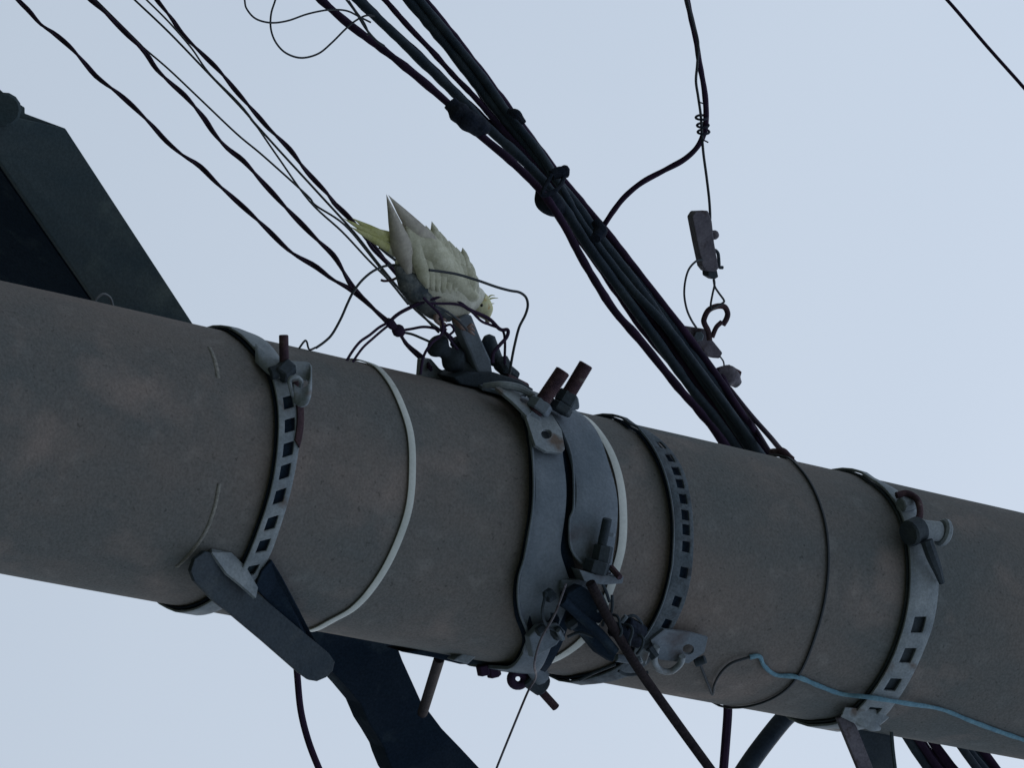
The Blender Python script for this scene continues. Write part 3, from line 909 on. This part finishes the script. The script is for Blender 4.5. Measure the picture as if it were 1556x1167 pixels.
# twisted service wires at upper left
T1 = Z(0, 0, 3.89, [(60, -60), (110, 0), (170, 60), (240, 140), (320, 195), (420, 280), (500, 370), (560, 440), (620, 490), (700, 550), (800, 640), (900, 740), (980, 830), (1080, 915), (1180, 980), (1280, 1080), (1370, 1160)]) + \
     [(400, 342), (440, 381), (480, 405), (505, 424), (535, 441), (565, 466), (591, 491)]
twisted('twisted_wire', far_first(px_pts(T1, 1.1, .03)), PW(2.5), PW(1.9), PW(260), 'lowest twisted pair of dark wires at the upper left', 0.4, group='twisted service wires')
T2 = Z(0, 0, 3.89, [(480, -60), (540, 0), (600, 50), (680, 130), (760, 210), (860, 310), (920, 400), (1000, 480), (1100, 570), (1200, 690), (1260, 780), (1340, 870), (1440, 950), (1556, 1080)]) + \
     [(440, 321), (480, 362), (509, 391), (535, 435), (562, 464), (591, 490), (605, 502), (617, 522), (640, 543), (655, 560)]
twisted('twisted_wire', far_first(px_pts(T2, 1.15, .01)), PW(2.7), PW(2.0), PW(250), 'middle twisted pair of dark wires, running into the knot by the pole', 1.4, group='twisted service wires')
T4 = Z(0, 0, 3.89, [(890, -60), (930, 0), (1010, 100), (1080, 200), (1200, 320), (1300, 420), (1400, 540), (1556, 720)]) + \
     Z(350, 0, 3.89, [(220, 750), (350, 880), (450, 1010), (580, 1150)]) + Z(480, 260, 3.432, [(90, 160), (200, 270), (300, 390), (450, 560), (560, 670), (640, 745), (665, 840), (690, 930)])
twisted('twisted_wire', far_first(px_pts(T4, 1.25, .05)), PW(2.6), PW(1.9), PW(260), 'upper twisted pair of dark wires passing behind the bird tail', .9, group='twisted service wires')
thin = [
 (Z(0, 0, 3.89, [(830, 260), (860, 290), (1000, 410), (1200, 600), (1400, 790), (1556, 920)]) + [(466, 296), (480, 312)] + Z(480, 260, 3.432, [(150, 280), (300, 460), (440, 640), (560, 760), (680, 850)]), 1.7, 'thin straight wire branching from the middle twisted pair', (1.1, .02)),
 (Z(0, 0, 3.89, [(740, -60), (800, 0), (1000, 190), (1240, 440), (1440, 650), (1556, 790)]) + Z(350, 0, 3.89, [(120, 700), (300, 900), (520, 1140)]) + Z(480, 260, 3.432, [(200, 320), (340, 500), (500, 690), (640, 840)]), 1.9, 'thin straight wire nearest the upper twisted pair', (1.2, .03)),
 (Z(0, 0, 3.89, [(810, -60), (870, 0), (1000, 130), (1130, 280), (1240, 435), (1440, 640)]) + [(420, 235), (470, 305), (520, 352), (560, 395), (590, 425), (620, 462)], 1.7, 'second thin wire crossing beside the upper twisted pair', (1.2, .06)),
]
for pts, r, lab, (ya_, yb_) in thin:
    wire('service_wire', far_first(px_pts(pts, ya_, yb_)), PW(r), 'wire', lab, 'wire', 'thin service wires', seg=6)
# loops at the top
wire('loose_wire', px_pts(Z(350, 0, 3.89, [(82, -50), (85, 0), (97, 50), (150, 108), (240, 132), (340, 120), (450, 82), (560, 58), (640, 55), (700, 65), (760, 95), (830, 130)]), .9), PW(1.7), 'wire',
     'loose thin wire curving to the bundle at top, its upper end off the picture', 'wire', 'loose looped wires at the top')
wire('loose_wire', px_pts(Z(350, 0, 3.89, [(275, -50), (265, 0), (241, 80), (240, 170), (270, 250), (330, 312), (420, 340), (520, 315), (600, 250), (680, 170), (740, 120), (800, 90), (850, 92)]), .92), PW(1.8), 'wire',
     'loose thin wire hanging in a deep round loop beside the bundle', 'wire', 'loose looped wires at the top')
wire('lashing_wire', px_pts(Z(350, 0, 3.89, [(640, -60), (690, 0), (745, 75), (800, 165), (860, 235), (910, 270)]), .86), PW(2.2), 'wire',
     'short wire lying over the bundle where the two loops meet it', 'wire')
wire('lashing_wire', px_pts(Z(350, 0, 3.89, [(700, 0), (740, 60), (790, 130), (815, 190), (808, 205)]), .85), PW(1.6), 'wire',
     'short stray wire end crossing the gap between the bundle cables', 'wire')

# curved drop cable with suspension wire, top right
DC = Z(900, 0, 3.433, [(470, -110), (495, 0), (517, 100), (540, 200), (558, 320), (585, 470), (594, 600), (583, 690), (548, 765), (480, 830), (380, 885), (260, 950), (170, 1025), (110, 1100), (70, 1160), (40, 1200)])
dy = [.6] * 9 + [.61, .63, .65, .67, .68, .69, .70]
pp = px_pts(DC, 0, ys=dy)
wire('drop_cable', far_first(pp, 6), PW(5.2), 'cable', 'dark drop cable hanging from the top and bending left into the bundle', 'cable', wob=.15)
DW = Z(900, 0, 3.433, [(470, -110), (500, 20), (530, 130), (552, 220), (548, 330), (541, 420), (552, 500), (566, 600), (572, 700), (580, 800), (596, 920), (610, 1040), (615, 1130), (612, 1160)])
wire('suspension_wire', far_first(px_pts(DW, .585), 6), PW(2.4), 'wire', 'thin straight wire from the drop cable down to the wedge clamp', 'wire', seg=7)
b = MB()
for i, (a, b_) in enumerate([(1066, 178), (1068, 190), (1069, 200)]):
    k = 12
    b.tube([P(a + 9 * math.cos(j * 2 * math.pi / k), b_ + 3.5 * math.sin(j * 2 * math.pi / k), .595 - .012 * math.sin(j * 2 * math.pi / k)) for j in range(k + 1)], PW(2.2), seg=6, n=1)
b.tube([P(1068, 212, .58), P(1076, 216, .58)], PW(1.4), seg=5, n=1)
b.tube([P(1063, 155, .58), P(1069, 157, .58)], PW(1.4), seg=5, n=1)
tag(b.build('wire_tie', 'tape'), 'small black wire tie where the drop cable bends away', 'tie')

# wedge clamp
zc = lambda pts: Z(980, 300, 3.6467, pts)
wc = root('wedge_clamp', P(1072, 365, .58), 'grey rectangular wedge clamp hanging on its wire above the hook', 'clamp')
body = zc([(262, 105), (282, 75), (350, 72), (372, 130), (385, 250), (410, 392), (392, 412), (340, 408), (318, 380), (290, 250)])
MB().prism([P(a, b, .57) for a, b in body], Vector((0, .026, .006))).build('body', 'zinc', wc, smooth=False, bevel=.0018)
b = MB(); b.ball(P(*zc([(384, 207)])[0], .582), PW(8.5), seg=12); b.build('rivet', 'zinc', wc)
MB().tube([P(*p, .58) for p in zc([(388, 290), (405, 310), (410, 360), (412, 385), (432, 388)])], PW(3.0), seg=8).build('lever', 'darksteel', wc)
MB().prism([P(a, b, .572) for a, b in zc([(350, 405), (400, 402), (408, 440), (385, 455), (352, 435)])], Vector((0, .018, .0))).build('tail', 'darksteel', wc, smooth=False, bevel=.001)
MB().tube([P(*p, .578) for p in zc([(380, 440), (386, 480), (376, 530), (365, 590), (368, 620), (385, 610), (430, 585), (438, 570), (410, 530), (388, 495), (380, 455)])], PW(1.9), seg=7).build('bail', 'wire', wc)
wire('tail_wire', [P(*p, y_) for p, y_ in zip(zc([(318, 345), (285, 352), (245, 395), (224, 460), (218, 540), (232, 620), (258, 680), (285, 722)]), [.57, .56, .55, .55, .55, .56, .57, .58])], PW(1.9), 'wire',
     'thin bowed wire from the wedge clamp down to the block beside the bundle', 'wire')
hk = root('hook_clamp', P(1078, 520, .6), 'rusty open hook on a grey block clamped to the bundle', 'hook')
MB().tube([P(*p, .585) for p in zc([(358, 790), (350, 740), (330, 700), (328, 672), (352, 625), (398, 603), (440, 606), (458, 640), (452, 672), (432, 706)])], PW(5.0), seg=12).build('hook', 'rust', hk)
MB().tube([P(*p, .583) for p in zc([(425, 690), (395, 720), (372, 775)])], PW(4.2), seg=10).build('hook_tip', 'rust', hk)
MB().prism([P(a, b, .60) for a, b in zc([(225, 712), (268, 718), (332, 728), (350, 760), (432, 862), (415, 892), (380, 890), (345, 878), (290, 800)])], Vector((0, .04, .01))).build('block', 'zinc', hk, smooth=False, bevel=.002)
MB().cyl(P(*zc([(300, 770)])[0], .60), P(*zc([(300, 770)])[0], .585), PW(9), seg=6).build('nut', 'clampsteel', hk)
MB().tube([P(*p, .60) for p in zc([(415, 880), (435, 910), (440, 950)])], PW(1.5), seg=6).build('link', 'strand', hk)
b = MB(); b.tube([P(*p, .60) for p in zc([(395, 975), (430, 985), (480, 1000), (515, 1035)])], [PW(10), PW(17), PW(17), PW(9)], seg=12, wob=.3)
b.build('lower_knob', 'zinc', hk)
MB().cyl(P(*zc([(455, 950)])[0], .6), P(*zc([(520, 985)])[0], .6), PW(9), seg=6).build('nut', 'rust', hk)
# cables from the knob to the pole
wire('tail_cable', [P(1108, 590, .58), P(1140, 630, .45), P(1170, 664, .3), P(1187, 684, .16), P(1212, 708, .08)], PW(4.5), 'cable', 'dark cable from the lower knob to the pole top edge, upper of two', 'cable', 'tail cables beside the bundle')
wire('tail_cable', [P(1092, 560, .60), P(1112, 597, .56), P(1150, 655, .42), P(1168, 684, .3), P(1190, 715, .2)], PW(4.0), 'cable', 'dark cable close along the bundle, lower of two', 'cable', 'tail cables beside the bundle')
b = MB(); b.tube([P(1172, 686, .06), P(1188, 688, .03), P(1204, 698, .01)], [PW(5), PW(8), PW(5)], seg=10, wob=.4)
tag(b.build('cable_lug', 'rust'), 'small rusty lug on the pole top edge right of the bundle', 'lug')
# far wire at the top right corner
pp = px_pts([(1400, -40), (1440, 0), (1500, 70), (1556, 133), (1600, 185)], 1.8, 1.5)
wire('far_wire', extend(far_first(pp, 8), 4), PW(3.9), 'cable', 'lone straight dark wire crossing the top right corner', 'wire')

# ---- below the pole
wire('hanging_cable', extend([P(450, 1000, .0), P(452, 1030, .0), P(457, 1080, -.01), P(468, 1125, -.02), P(484, 1167, -.04), P(500, 1200, -.05)], 1.5), PW(5.5), 'cable', 'dark cable curving out from under the short channel brace', 'cable')
rd = extend([Q(897, 885, .03), Q(912, 918, .04), Q(943, 975, .05), P(973, 1021, -.10), P(1025, 1098, -.12), P(1080, 1167, -.14), P(1110, 1205, -.15)], 3)
rd = [P(897, 886, -.23), P(920, 932, -.222), P(945, 976, -.212), P(973, 1021, -.202), P(1026, 1096, -.18), P(1079, 1169, -.16), P(1110, 1211, -.15)]
wire('strut_rod', extend(rd, 3), PW(7.6), 'rodsteel', 'thick dark rod slanting from the double clamp down past the pole edge', 'rod', seg=12)
wire('strut_rod', [P(855, 912, -.215), P(880, 935, -.21), P(910, 962, -.21), P(934, 990, -.205)], PW(7.5), 'navysteel_and_shade', 'short dark rod crossing the lower end of the double clamp', 'rod', seg=10)
wire('guy_wire', extend([P(860, 888, -.21), P(854, 905, -.22), P(842, 936, -.22), P(822, 972, -.21), P(812, 1008, -.19), P(814, 1030, -.10), P(802, 1052, -.06), P(780, 1105, -.05), P(755, 1167, -.04), P(745, 1195, -.04)], 2), PW(1.8), 'zinc', 'thin grey wire dangling from the double clamp past the eye', 'wire', seg=7)
# helical grip on the rod
b = MB(); k = 70
for i in range(1):
    pts = []
    A, B_ = P(925, 945, -.215), P(978, 985, -.205)
    d = (B_ - A); t = d.normalized(); n1 = t.orthogonal().normalized(); n2 = t.cross(n1)
    for j in range(k):
        a = j / k * 2 * math.pi * 3 + .8 * math.sin(j * .23)
        pts.append(A + d * (j / k) + (n1 * math.cos(a) + n2 * math.sin(a)) * PW(12 + 5 * noise.noise(Vector((j * .11, 0, 0)))))
    b.tube(pts, PW(2.4), seg=6, n=1)
tag(b.build('wire_coil', 'darksteel'), 'coiled wire grip beside the slanting rod, under the middle slotted band', 'coil')
b = MB(); b.cyl(P(930, 955, -.20), P(972, 975, -.195), PW(12), seg=10); b.cyl(P(950, 948, -.2), P(975, 962, -.19), PW(13), seg=8)
tag(b.build('grip_sleeve', 'tape'), 'dark sleeve inside the coiled wire grip', 'sleeve')
wire('down_cable', extend([P(1104, 1060, .02), P(1106, 1080, .02), P(1103, 1125, .02), P(1099, 1175, .02)], 2.5), PW(7.5), 'cable', 'thick dark cable dropping straight from the pole lower edge', 'cable')
wire('slanting_cable', extend([P(1205, 1080, .15), P(1185, 1100, .14), P(1150, 1145, .12), P(1125, 1182, .10)], 2.5), PW(16), 'cableb', 'very thick black cable leaning left below the pole', 'cable', seg=12)
# blue twine
bt = [(1139, 999), (1154, 998), (1161, 1012), (1179, 1026), (1211, 1029), (1243, 1042), (1279, 1055), (1321, 1060), (1375, 1069), (1429, 1078), (1475, 1096), (1518, 1112), (1556, 1125), (1585, 1135)]
wire('blue_twine', [Q(a, b, .003 if a < 1290 or a > 1400 else .014) for a, b in bt], PW(3.5), 'blue', 'pale blue twine lying along the lower side of the pole', 'twine', wob=.35)
wire('loose_wire', [Q(a, b, .006) for a, b in [(1064, 1010), (1070, 1026), (1077, 1043), (1083, 1056), (1086, 1040), (1096, 1022), (1112, 1008), (1139, 999)]], PW(2.2), 'wire', 'thin dark wire in a V shape between holed plate and blue twine', 'wire')

# ================================================================== INSULATOR CLUSTER and bird perch
y0 = .0
z1 = lambda pts: Z(480, 260, 3.432, pts)
cbk = root('anchor_bracket', P(740, 570, 0), 'dark steel anchor bracket on the pole top edge under the bird', 'bracket')
MB().prism([P(a, b, -.03) for a, b in [(690, 574), (712, 566), (752, 566), (790, 578), (812, 592), (800, 604), (748, 594), (700, 584)]], Vector((0, .06, 0))).build('base_plate', 'darksteel', cbk, smooth=False, bevel=.002)
pb = z1([(738, 770), (775, 742), (815, 752), (862, 870), (915, 985), (925, 1060), (880, 1100), (838, 1040), (800, 940), (760, 850)])
MB().prism([P(a, b, -.02) for a, b in pb], Vector((0, .022, 0))).build('perch_bar', 'clampsteel', cbk, smooth=False, bevel=.003)
b = MB(); b.cyl(P(740, 510, .0), P(757, 556, .0), PW(11), seg=12, bev=.5); b.build('stub', 'darksteel', cbk)
b = MB(); b.cyl(P(757, 552, -.01), P(783, 574, -.01), PW(11), seg=8); b.build('bolt', 'darksteel', cbk)
b = MB(); b.cyl(P(762, 545, -.02), P(770, 560, -.02), PW(10), seg=8); b.build('nut', 'darksteel', cbk)
b = MB(); b.cyl(P(768, 574, -.02), P(800, 590, -.02), PW(8), seg=8); b.build('bolt', 'rust', cbk)
MB().prism([P(a, b, .02) for a, b in [(640, 546), (655, 545), (668, 560), (700, 578), (715, 590), (690, 588), (655, 574), (638, 572)]], Vector((0, .012, 0))).build('foot_plate', 'galv', cbk, smooth=False, bevel=.001)
b = MB(); b.tube([P(735, 586, -.06), P(762, 585, -.08), P(790, 590, -.09), P(812, 602, -.10)], [PW(4), PW(6), PW(6), PW(4)], seg=8); b.build('band_end', 'galv', cbk)
# spool insulator lying at the pole edge
A, B_ = P(657, 518, -.0), P(722, 575, -.0)
rr, tt = [12, 21, 23, 20, 14, 14, 20, 24, 24, 19, 15, 18, 25, 25, 20, 12], []
pts = [A.lerp(B_, i / (len(rr) - 1)) for i in range(len(rr))]
ins = MB().tube(pts, [PW(r * .82) for r in rr], seg=20, n=2).build('spool_insulator', 'darksteel')
tag(ins, 'dark ribbed spool insulator leaning on the pole edge left of the perch bar', 'insulator')
b = MB().cyl(P(690, 515, .015), P(732, 572, .015), PW(10.5), seg=14, bev=.4)
tag(b.build('dead_end_clamp', 'darksteel'), 'dark stubby cable clamp between the spool insulator and the perch bar', 'clamp')

# knot and tangle of wires
b = MB(); b.ball(P(*z1([(430, 832)])[0], .0), PW(10), seg=12); b.tube([P(*p, .0) for p in z1([(370, 775), (395, 800), (430, 832), (455, 850)])], [PW(4), PW(7), PW(9), PW(5)], seg=8, wob=.5)
tag(b.build('wire_knot', 'cable'), 'dark taped knot where the twisted wires meet left of the insulator', 'knot')
tang = [
 ([(380, 790), (420, 752), (470, 722), (560, 682), (660, 655), (740, 680), (800, 722), (900, 768), (960, 825), (1000, 828), (995, 865), (960, 905), (925, 950), (920, 1000)], 2.9, 'cable', 'thick dark wire arching from the knot across the bird belly', (-.01, -.05)),
 ([(380, 788), (330, 815), (280, 855), (230, 890), (190, 940), (160, 990), (150, 1010)], 2.2, 'cable', 'outer of two dark wires curving from the knot down to the pole', (0, -.03)),
 ([(390, 795), (340, 835), (300, 870), (250, 915), (215, 960), (190, 1000)], 2.0, 'cable', 'inner of two dark wires curving from the knot down to the pole', (0, -.03)),
 ([(440, 832), (500, 822), (560, 812), (620, 820), (680, 845), (720, 880)], 2.2, 'cable', 'short dark wire bridging from the knot to the insulator top', (0, -.02)),
 ([(450, 840), (500, 850), (545, 868), (600, 892)], 2.0, 'wire', 'short wire from the knot to the insulator side', (0, -.02)),
 ([(590, 515), (660, 524), (740, 538), (840, 568), (940, 603), (1010, 622), (1062, 632), (1095, 658), (1105, 700), (1092, 750), (1060, 815), (1038, 900), (1022, 980), (1010, 1060)], 2.1, 'wire', 'thin grey wire crossing the bird wing and bending down in a squared loop', (-.06, -.05)),
 ([(0, 922), (45, 890), (85, 850), (130, 770), (165, 690), (195, 630), (240, 570), (300, 520), (370, 492), (440, 490)], 2.0, 'wire', 'thin wire swinging from the pole edge up to the bird tail', (-.02, 0)),
 ([(560, 660), (600, 700), (640, 740), (660, 790), (655, 850), (600, 900), (560, 970), (545, 1060)], 2.2, 'cable', 'dark wire dropping from the bird feet past the insulator to the pole', (-.03, -.05)),
 ([(590, 690), (660, 690), (740, 695), (800, 722), (860, 780), (905, 800), (970, 828), (985, 880), (985, 960), (985, 1010)], 2.1, 'cable', 'dark wire running under the bird head and down to the bolt', (-.03, -.04)),
 ([(340, 568), (360, 572), (400, 566), (440, 545)], 2.0, 'rust', 'stubby rusty wire end sticking out below the bird tail', (0, 0)),
 ([(330, 395), (370, 430), (420, 470), (460, 520), (520, 600), (590, 690), (660, 750)], 2.2, 'wire', 'thin wire passing under the bird tail feathers', (.06, .04)),
 ([(270, 365), (300, 410), (370, 480), (440, 560), (520, 640), (600, 720)], 2.8, 'cable', 'dark wire hugging the underside of the bird', (.07, .05)),
 ([(620, 700), (680, 730), (740, 775), (790, 830)], 1.8, 'wire', 'short thin wire over the bird breast', (-.08, -.06)),
 ([(690, 860), (720, 830), (700, 800), (670, 820), (700, 880), (740, 930)], 2.0, 'cable', 'small twist of wire on the insulator', (-.04, -.03)),
]
for pts, r, m_, lab, (ya_, yb_) in tang:
    wire('tangle_wire', px_pts(z1(pts), ya_, yb_), PW(r), m_, lab, 'wire', 'tangle of wires around the bird', seg=7)
wire('tangle_wire', px_pts([(452, 533), (462, 519), (466, 519), (470, 531), (480, 528)], -.02), PW(1.6), 'wire', 'tiny kinked wire end at the pole edge right of the leftmost band', 'wire', 'tangle of wires around the bird', seg=6)

# ================================================================== THE BIRD
bird = root('cockatiel', P(705, 480, -.01), 'white and yellow cockatiel climbing head first toward the perch bar among wires', 'bird')
yb = 0.0
# body: one continuous lofted figure (rump, breast, neck, head)
spine = [(606, 396), (618, 408), (636, 422), (656, 438), (678, 448), (698, 452), (711, 453), (720, 456), (727, 461), (732, 467), (736, 474), (739, 482)]
rads = [7, 16, 24, 31, 35, 33, 27, 21, 17.5, 15.5, 12.5, 6]
pts = [P(a, b, yb) for a, b in spine]
bdy = MB().tube(pts, [PW(r) for r in rads], seg=28, n=4).build('body', 'white', bird)
for v in bdy.data.vertices:
    n3 = noise.noise(v.co * 90) * .0012 + noise.noise(v.co * 30) * .0016
    v.co += v.normal * n3
# face mask (head plumage) as a closed cap over the head end of the body
hp = [(724, 458), (729, 463), (733, 468), (737, 475), (740, 483)]
hm = MB().tube([P(a, b, yb - .001) for a, b in hp], [PW(r) for r in (18.5, 17.8, 16.0, 13, 6)], seg=24, n=4).build('face', 'face', bird)
for v in hm.data.vertices:
    v.co += v.normal * noise.noise(v.co * 120) * .0008
# beak: hooked
MB().tube([P(737, 479, yb - .006), P(741, 486, yb - .008), P(739, 491, yb - .008), P(736, 492, yb - .007)], [PW(5), PW(4.4), PW(2.6), PW(.8)], seg=12).build('beak', 'beak', bird)
MB().ball(P(731.5, 463.5, yb - .0152), PW(2.9), seg=12).build('eye', 'eye', bird)
# crest wisps
def feather(p0, p1, w, bend, nrm, m, name, parent, blunt=.5, thick=.0007, camber=.25, ex=1.8):
    """leaf-shaped vane with a shaft, slightly cambered"""
    p0, p1 = Vector(p0), Vector(p1)
    d = p1 - p0
    t = d.normalized()
    s_ = t.cross(nrm).normalized()
    nn = s_.cross(t).normalized()
    vs, fs = [], []
    K_ = 9
    for i in range(K_ + 1):
        u_ = i / K_
        ww = w * min(1, (u_ * 3 + .25)) * (1 - max(0, (u_ - blunt) / (1 - blunt)) ** ex)
        c = p0 + d * u_ + nn * bend * math.sin(math.pi * u_)
        for q in (-1, 0, 1):
            vs.append(c + s_ * ww * q * .5 * (1 + .05 * random.uniform(-1, 1)) - nn * (camber * ww * .5 if q else 0))
    for i in range(K_):
        for c in range(2):
            a = i * 3 + c
            fs.append((a, a + 1, a + 4, a + 3))
    o = mesh(name, vs, fs, m, parent)
    sm_ = o.modifiers.new('thickness', 'SOLIDIFY'); sm_.thickness = thick; sm_.offset = 0
    return o
FN = -F
for a, b in [(752, 449), (757, 453), (751, 461)]:
    MB().tube([P(737, 457, yb), P((737 + a) / 2 + 1, b, yb), P(a, b, yb)], [PW(2), PW(1.2), PW(.4)], seg=5, n=3).build('crest', 'yellow', bird)
for i, (a, b) in enumerate([(720, 418), (726, 436), (714, 400)]):
    pass
# tail: long yellow feathers
tl = [((650, 405), (521, 331), 13, 'yellow'), ((650, 400), (535, 331), 16, 'yellow'), ((655, 398), (548, 342), 20, 'yellow'),
      ((655, 412), (532, 344), 13, 'yellow'), ((655, 396), (568, 346), 20, 'yellow'), ((655, 414), (556, 356), 16, 'wing'),
      ((655, 392), (592, 348), 20, 'yellow'), ((658, 414), (578, 370), 18, 'yellow'), ((655, 390), (600, 356), 20, 'yellow'), ((660, 420), (596, 384), 14, 'yellow')]
for i, (a, b, w_, m_) in enumerate(tl):
    feather(P(*a, yb - .008 - .0010 * i), P(*b, yb + .005 - .0008 * i), PW(w_), .001, FN, m_, 'tail_feather', bird, blunt=.5)
# rough-edged belly patch, the underside's shade put into its grey
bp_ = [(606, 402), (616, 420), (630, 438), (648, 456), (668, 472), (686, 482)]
bl_ = MB().tube([P(a, b, yb - .006) for a, b in bp_], [PW(r) for r in (7, 15, 20, 20, 16, 8)], seg=22, n=4).build('belly_shade', 'belly', bird)
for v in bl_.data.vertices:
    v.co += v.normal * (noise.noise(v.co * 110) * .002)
# wing: cambered base plus rows of feathers
wg = MB()
top = [(617, 345), (642, 354), (662, 356), (688, 382), (702, 394), (713, 414), (719, 438)]
bot = [(614, 378), (630, 400), (647, 422), (662, 440), (676, 458), (696, 470), (714, 462)]
rowsN, W = len(top), 8
tp = cr_smooth([P(a, b, yb - .010) for a, b in top], 4)
bo = cr_smooth([P(a, b, yb - .012) for a, b in bot], 4)
vs, fs = [], []
for i, (a, b) in enumerate(zip(tp, bo)):
    for k in range(W + 1):
        u_ = k / W
        vs.append(a.lerp(b, u_) + Vector((0, -1, 0)) * (.021 * math.sin(math.pi * u_) * min(1, i / 10 + .15)))
for i in range(len(tp) - 1):
    for k in range(W):
        a = i * (W + 1) + k
        fs.append((a, a + 1, a + W + 2, a + W + 1))
wo = mesh('wing', vs, fs, 'wing', bird)
sm = wo.modifiers.new('thickness', 'SOLIDIFY'); sm.thickness = .004; sm.offset = -1
prim = [((622, 416), (587, 295), 30, 'pinkish'), ((674, 404), (590, 296), 33, 'pinkish'), ((646, 424), (613, 330), 22, 'wing'), ((658, 434), (625, 336), 24, 'wing'),
        ((668, 440), (636, 342), 24, 'wing'), ((678, 446), (647, 342), 22, 'wing'), ((686, 448), (656, 336), 20, 'wing'), ((694, 450), (668, 351), 22, 'wing'),
        ((702, 450), (682, 365), 22, 'wing'), ((708, 450), (693, 375), 19, 'wing'), ((714, 450), (703, 376), 16, 'wing'), ((718, 452), (713, 396), 16, 'wing'), ((722, 454), (720, 414), 14, 'white')]
for i, (a, b, w_, m_) in enumerate(prim):
    feather(P(*a, yb - .018 - .0006 * i), P(*b, yb - .006 - .0003 * i), PW(w_), .001, FN, m_, 'flight_feather', wo, blunt=(.42 if i < 2 else .72), ex=(1.0 if i < 2 else 1.6))
for i in range(9):
    u_ = i / 8
    a = (650 + 66 * u_, 438 + 22 * u_ - 10 * u_ * u_)
    b = (622 + 84 * u_, 352 + 52 * u_)
    feather(P(*a, yb - .0262 - .0004 * i), P(*b, yb - .0125 - .0004 * i), PW(21), .0035, FN, 'wing', 'covert_feather', wo, blunt=.8, thick=.0002, camber=.03)
# (no further rows)
random.seed(3)
for r_i, (tt0, ln, w_) in enumerate([]):
    for j in range(9):
        u_ = j / 8
        ix = min(len(top) - 2, int(u_ * (len(top) - 1)))
        fr = u_ * (len(top) - 1) - ix
        ta = (top[ix][0] * (1 - fr) + top[ix + 1][0] * fr, top[ix][1] * (1 - fr) + top[ix + 1][1] * fr)
        ba = (bot[ix][0] * (1 - fr) + bot[ix + 1][0] * fr, bot[ix][1] * (1 - fr) + bot[ix + 1][1] * fr)
        c = (ta[0] * (1 - tt0) + ba[0] * tt0, ta[1] * (1 - tt0) + ba[1] * tt0)
        ang = math.atan2(-.9, -.34 + .20 * u_) + random.uniform(-.08, .08)
        ln_ = ln * (.75 + .25 * math.sin(math.pi * u_))
        tip = (c[0] + ln_ * .5 * math.cos(ang), c[1] + ln_ * .5 * math.sin(ang))
        rt_ = (c[0] - ln * .5 * math.cos(ang), c[1] - ln * .5 * math.sin(ang))
        rt_ = (min(rt_[0], 716), min(rt_[1], 466))
        bulge = .020 * math.sin(math.pi * tt0)
        feather(P(*rt_, yb - .0135 - bulge), P(*tip, yb - .0125 - bulge * .9), PW(w_ * 1.25), .0004, FN, 'wing' if (j + r_i) % 4 else 'white', 'covert_feather', wo, blunt=.8, thick=.0003, camber=.08)
# legs and feet gripping the perch bar and a wire
for (a, b, c, y_) in [((690, 480), (700, 496), (710, 500), -.03), ((668, 470), (662, 484), (668, 492), -.02)]:
    leg = MB().tube([P(*a, yb - .005), P(*b, y_), P(*c, y_)], [PW(7), PW(4), PW(3)], seg=10).build('leg', 'foot', bird)
    for q in (-7, -1, 5):
        MB().tube([P(*c, y_), P(c[0] + 6, c[1] + q, y_ - .004), P(c[0] + 11, c[1] + q + 4, y_)], [PW(2.6), PW(2.3), PW(1)], seg=7, n=3).build('toe', 'foot', leg)
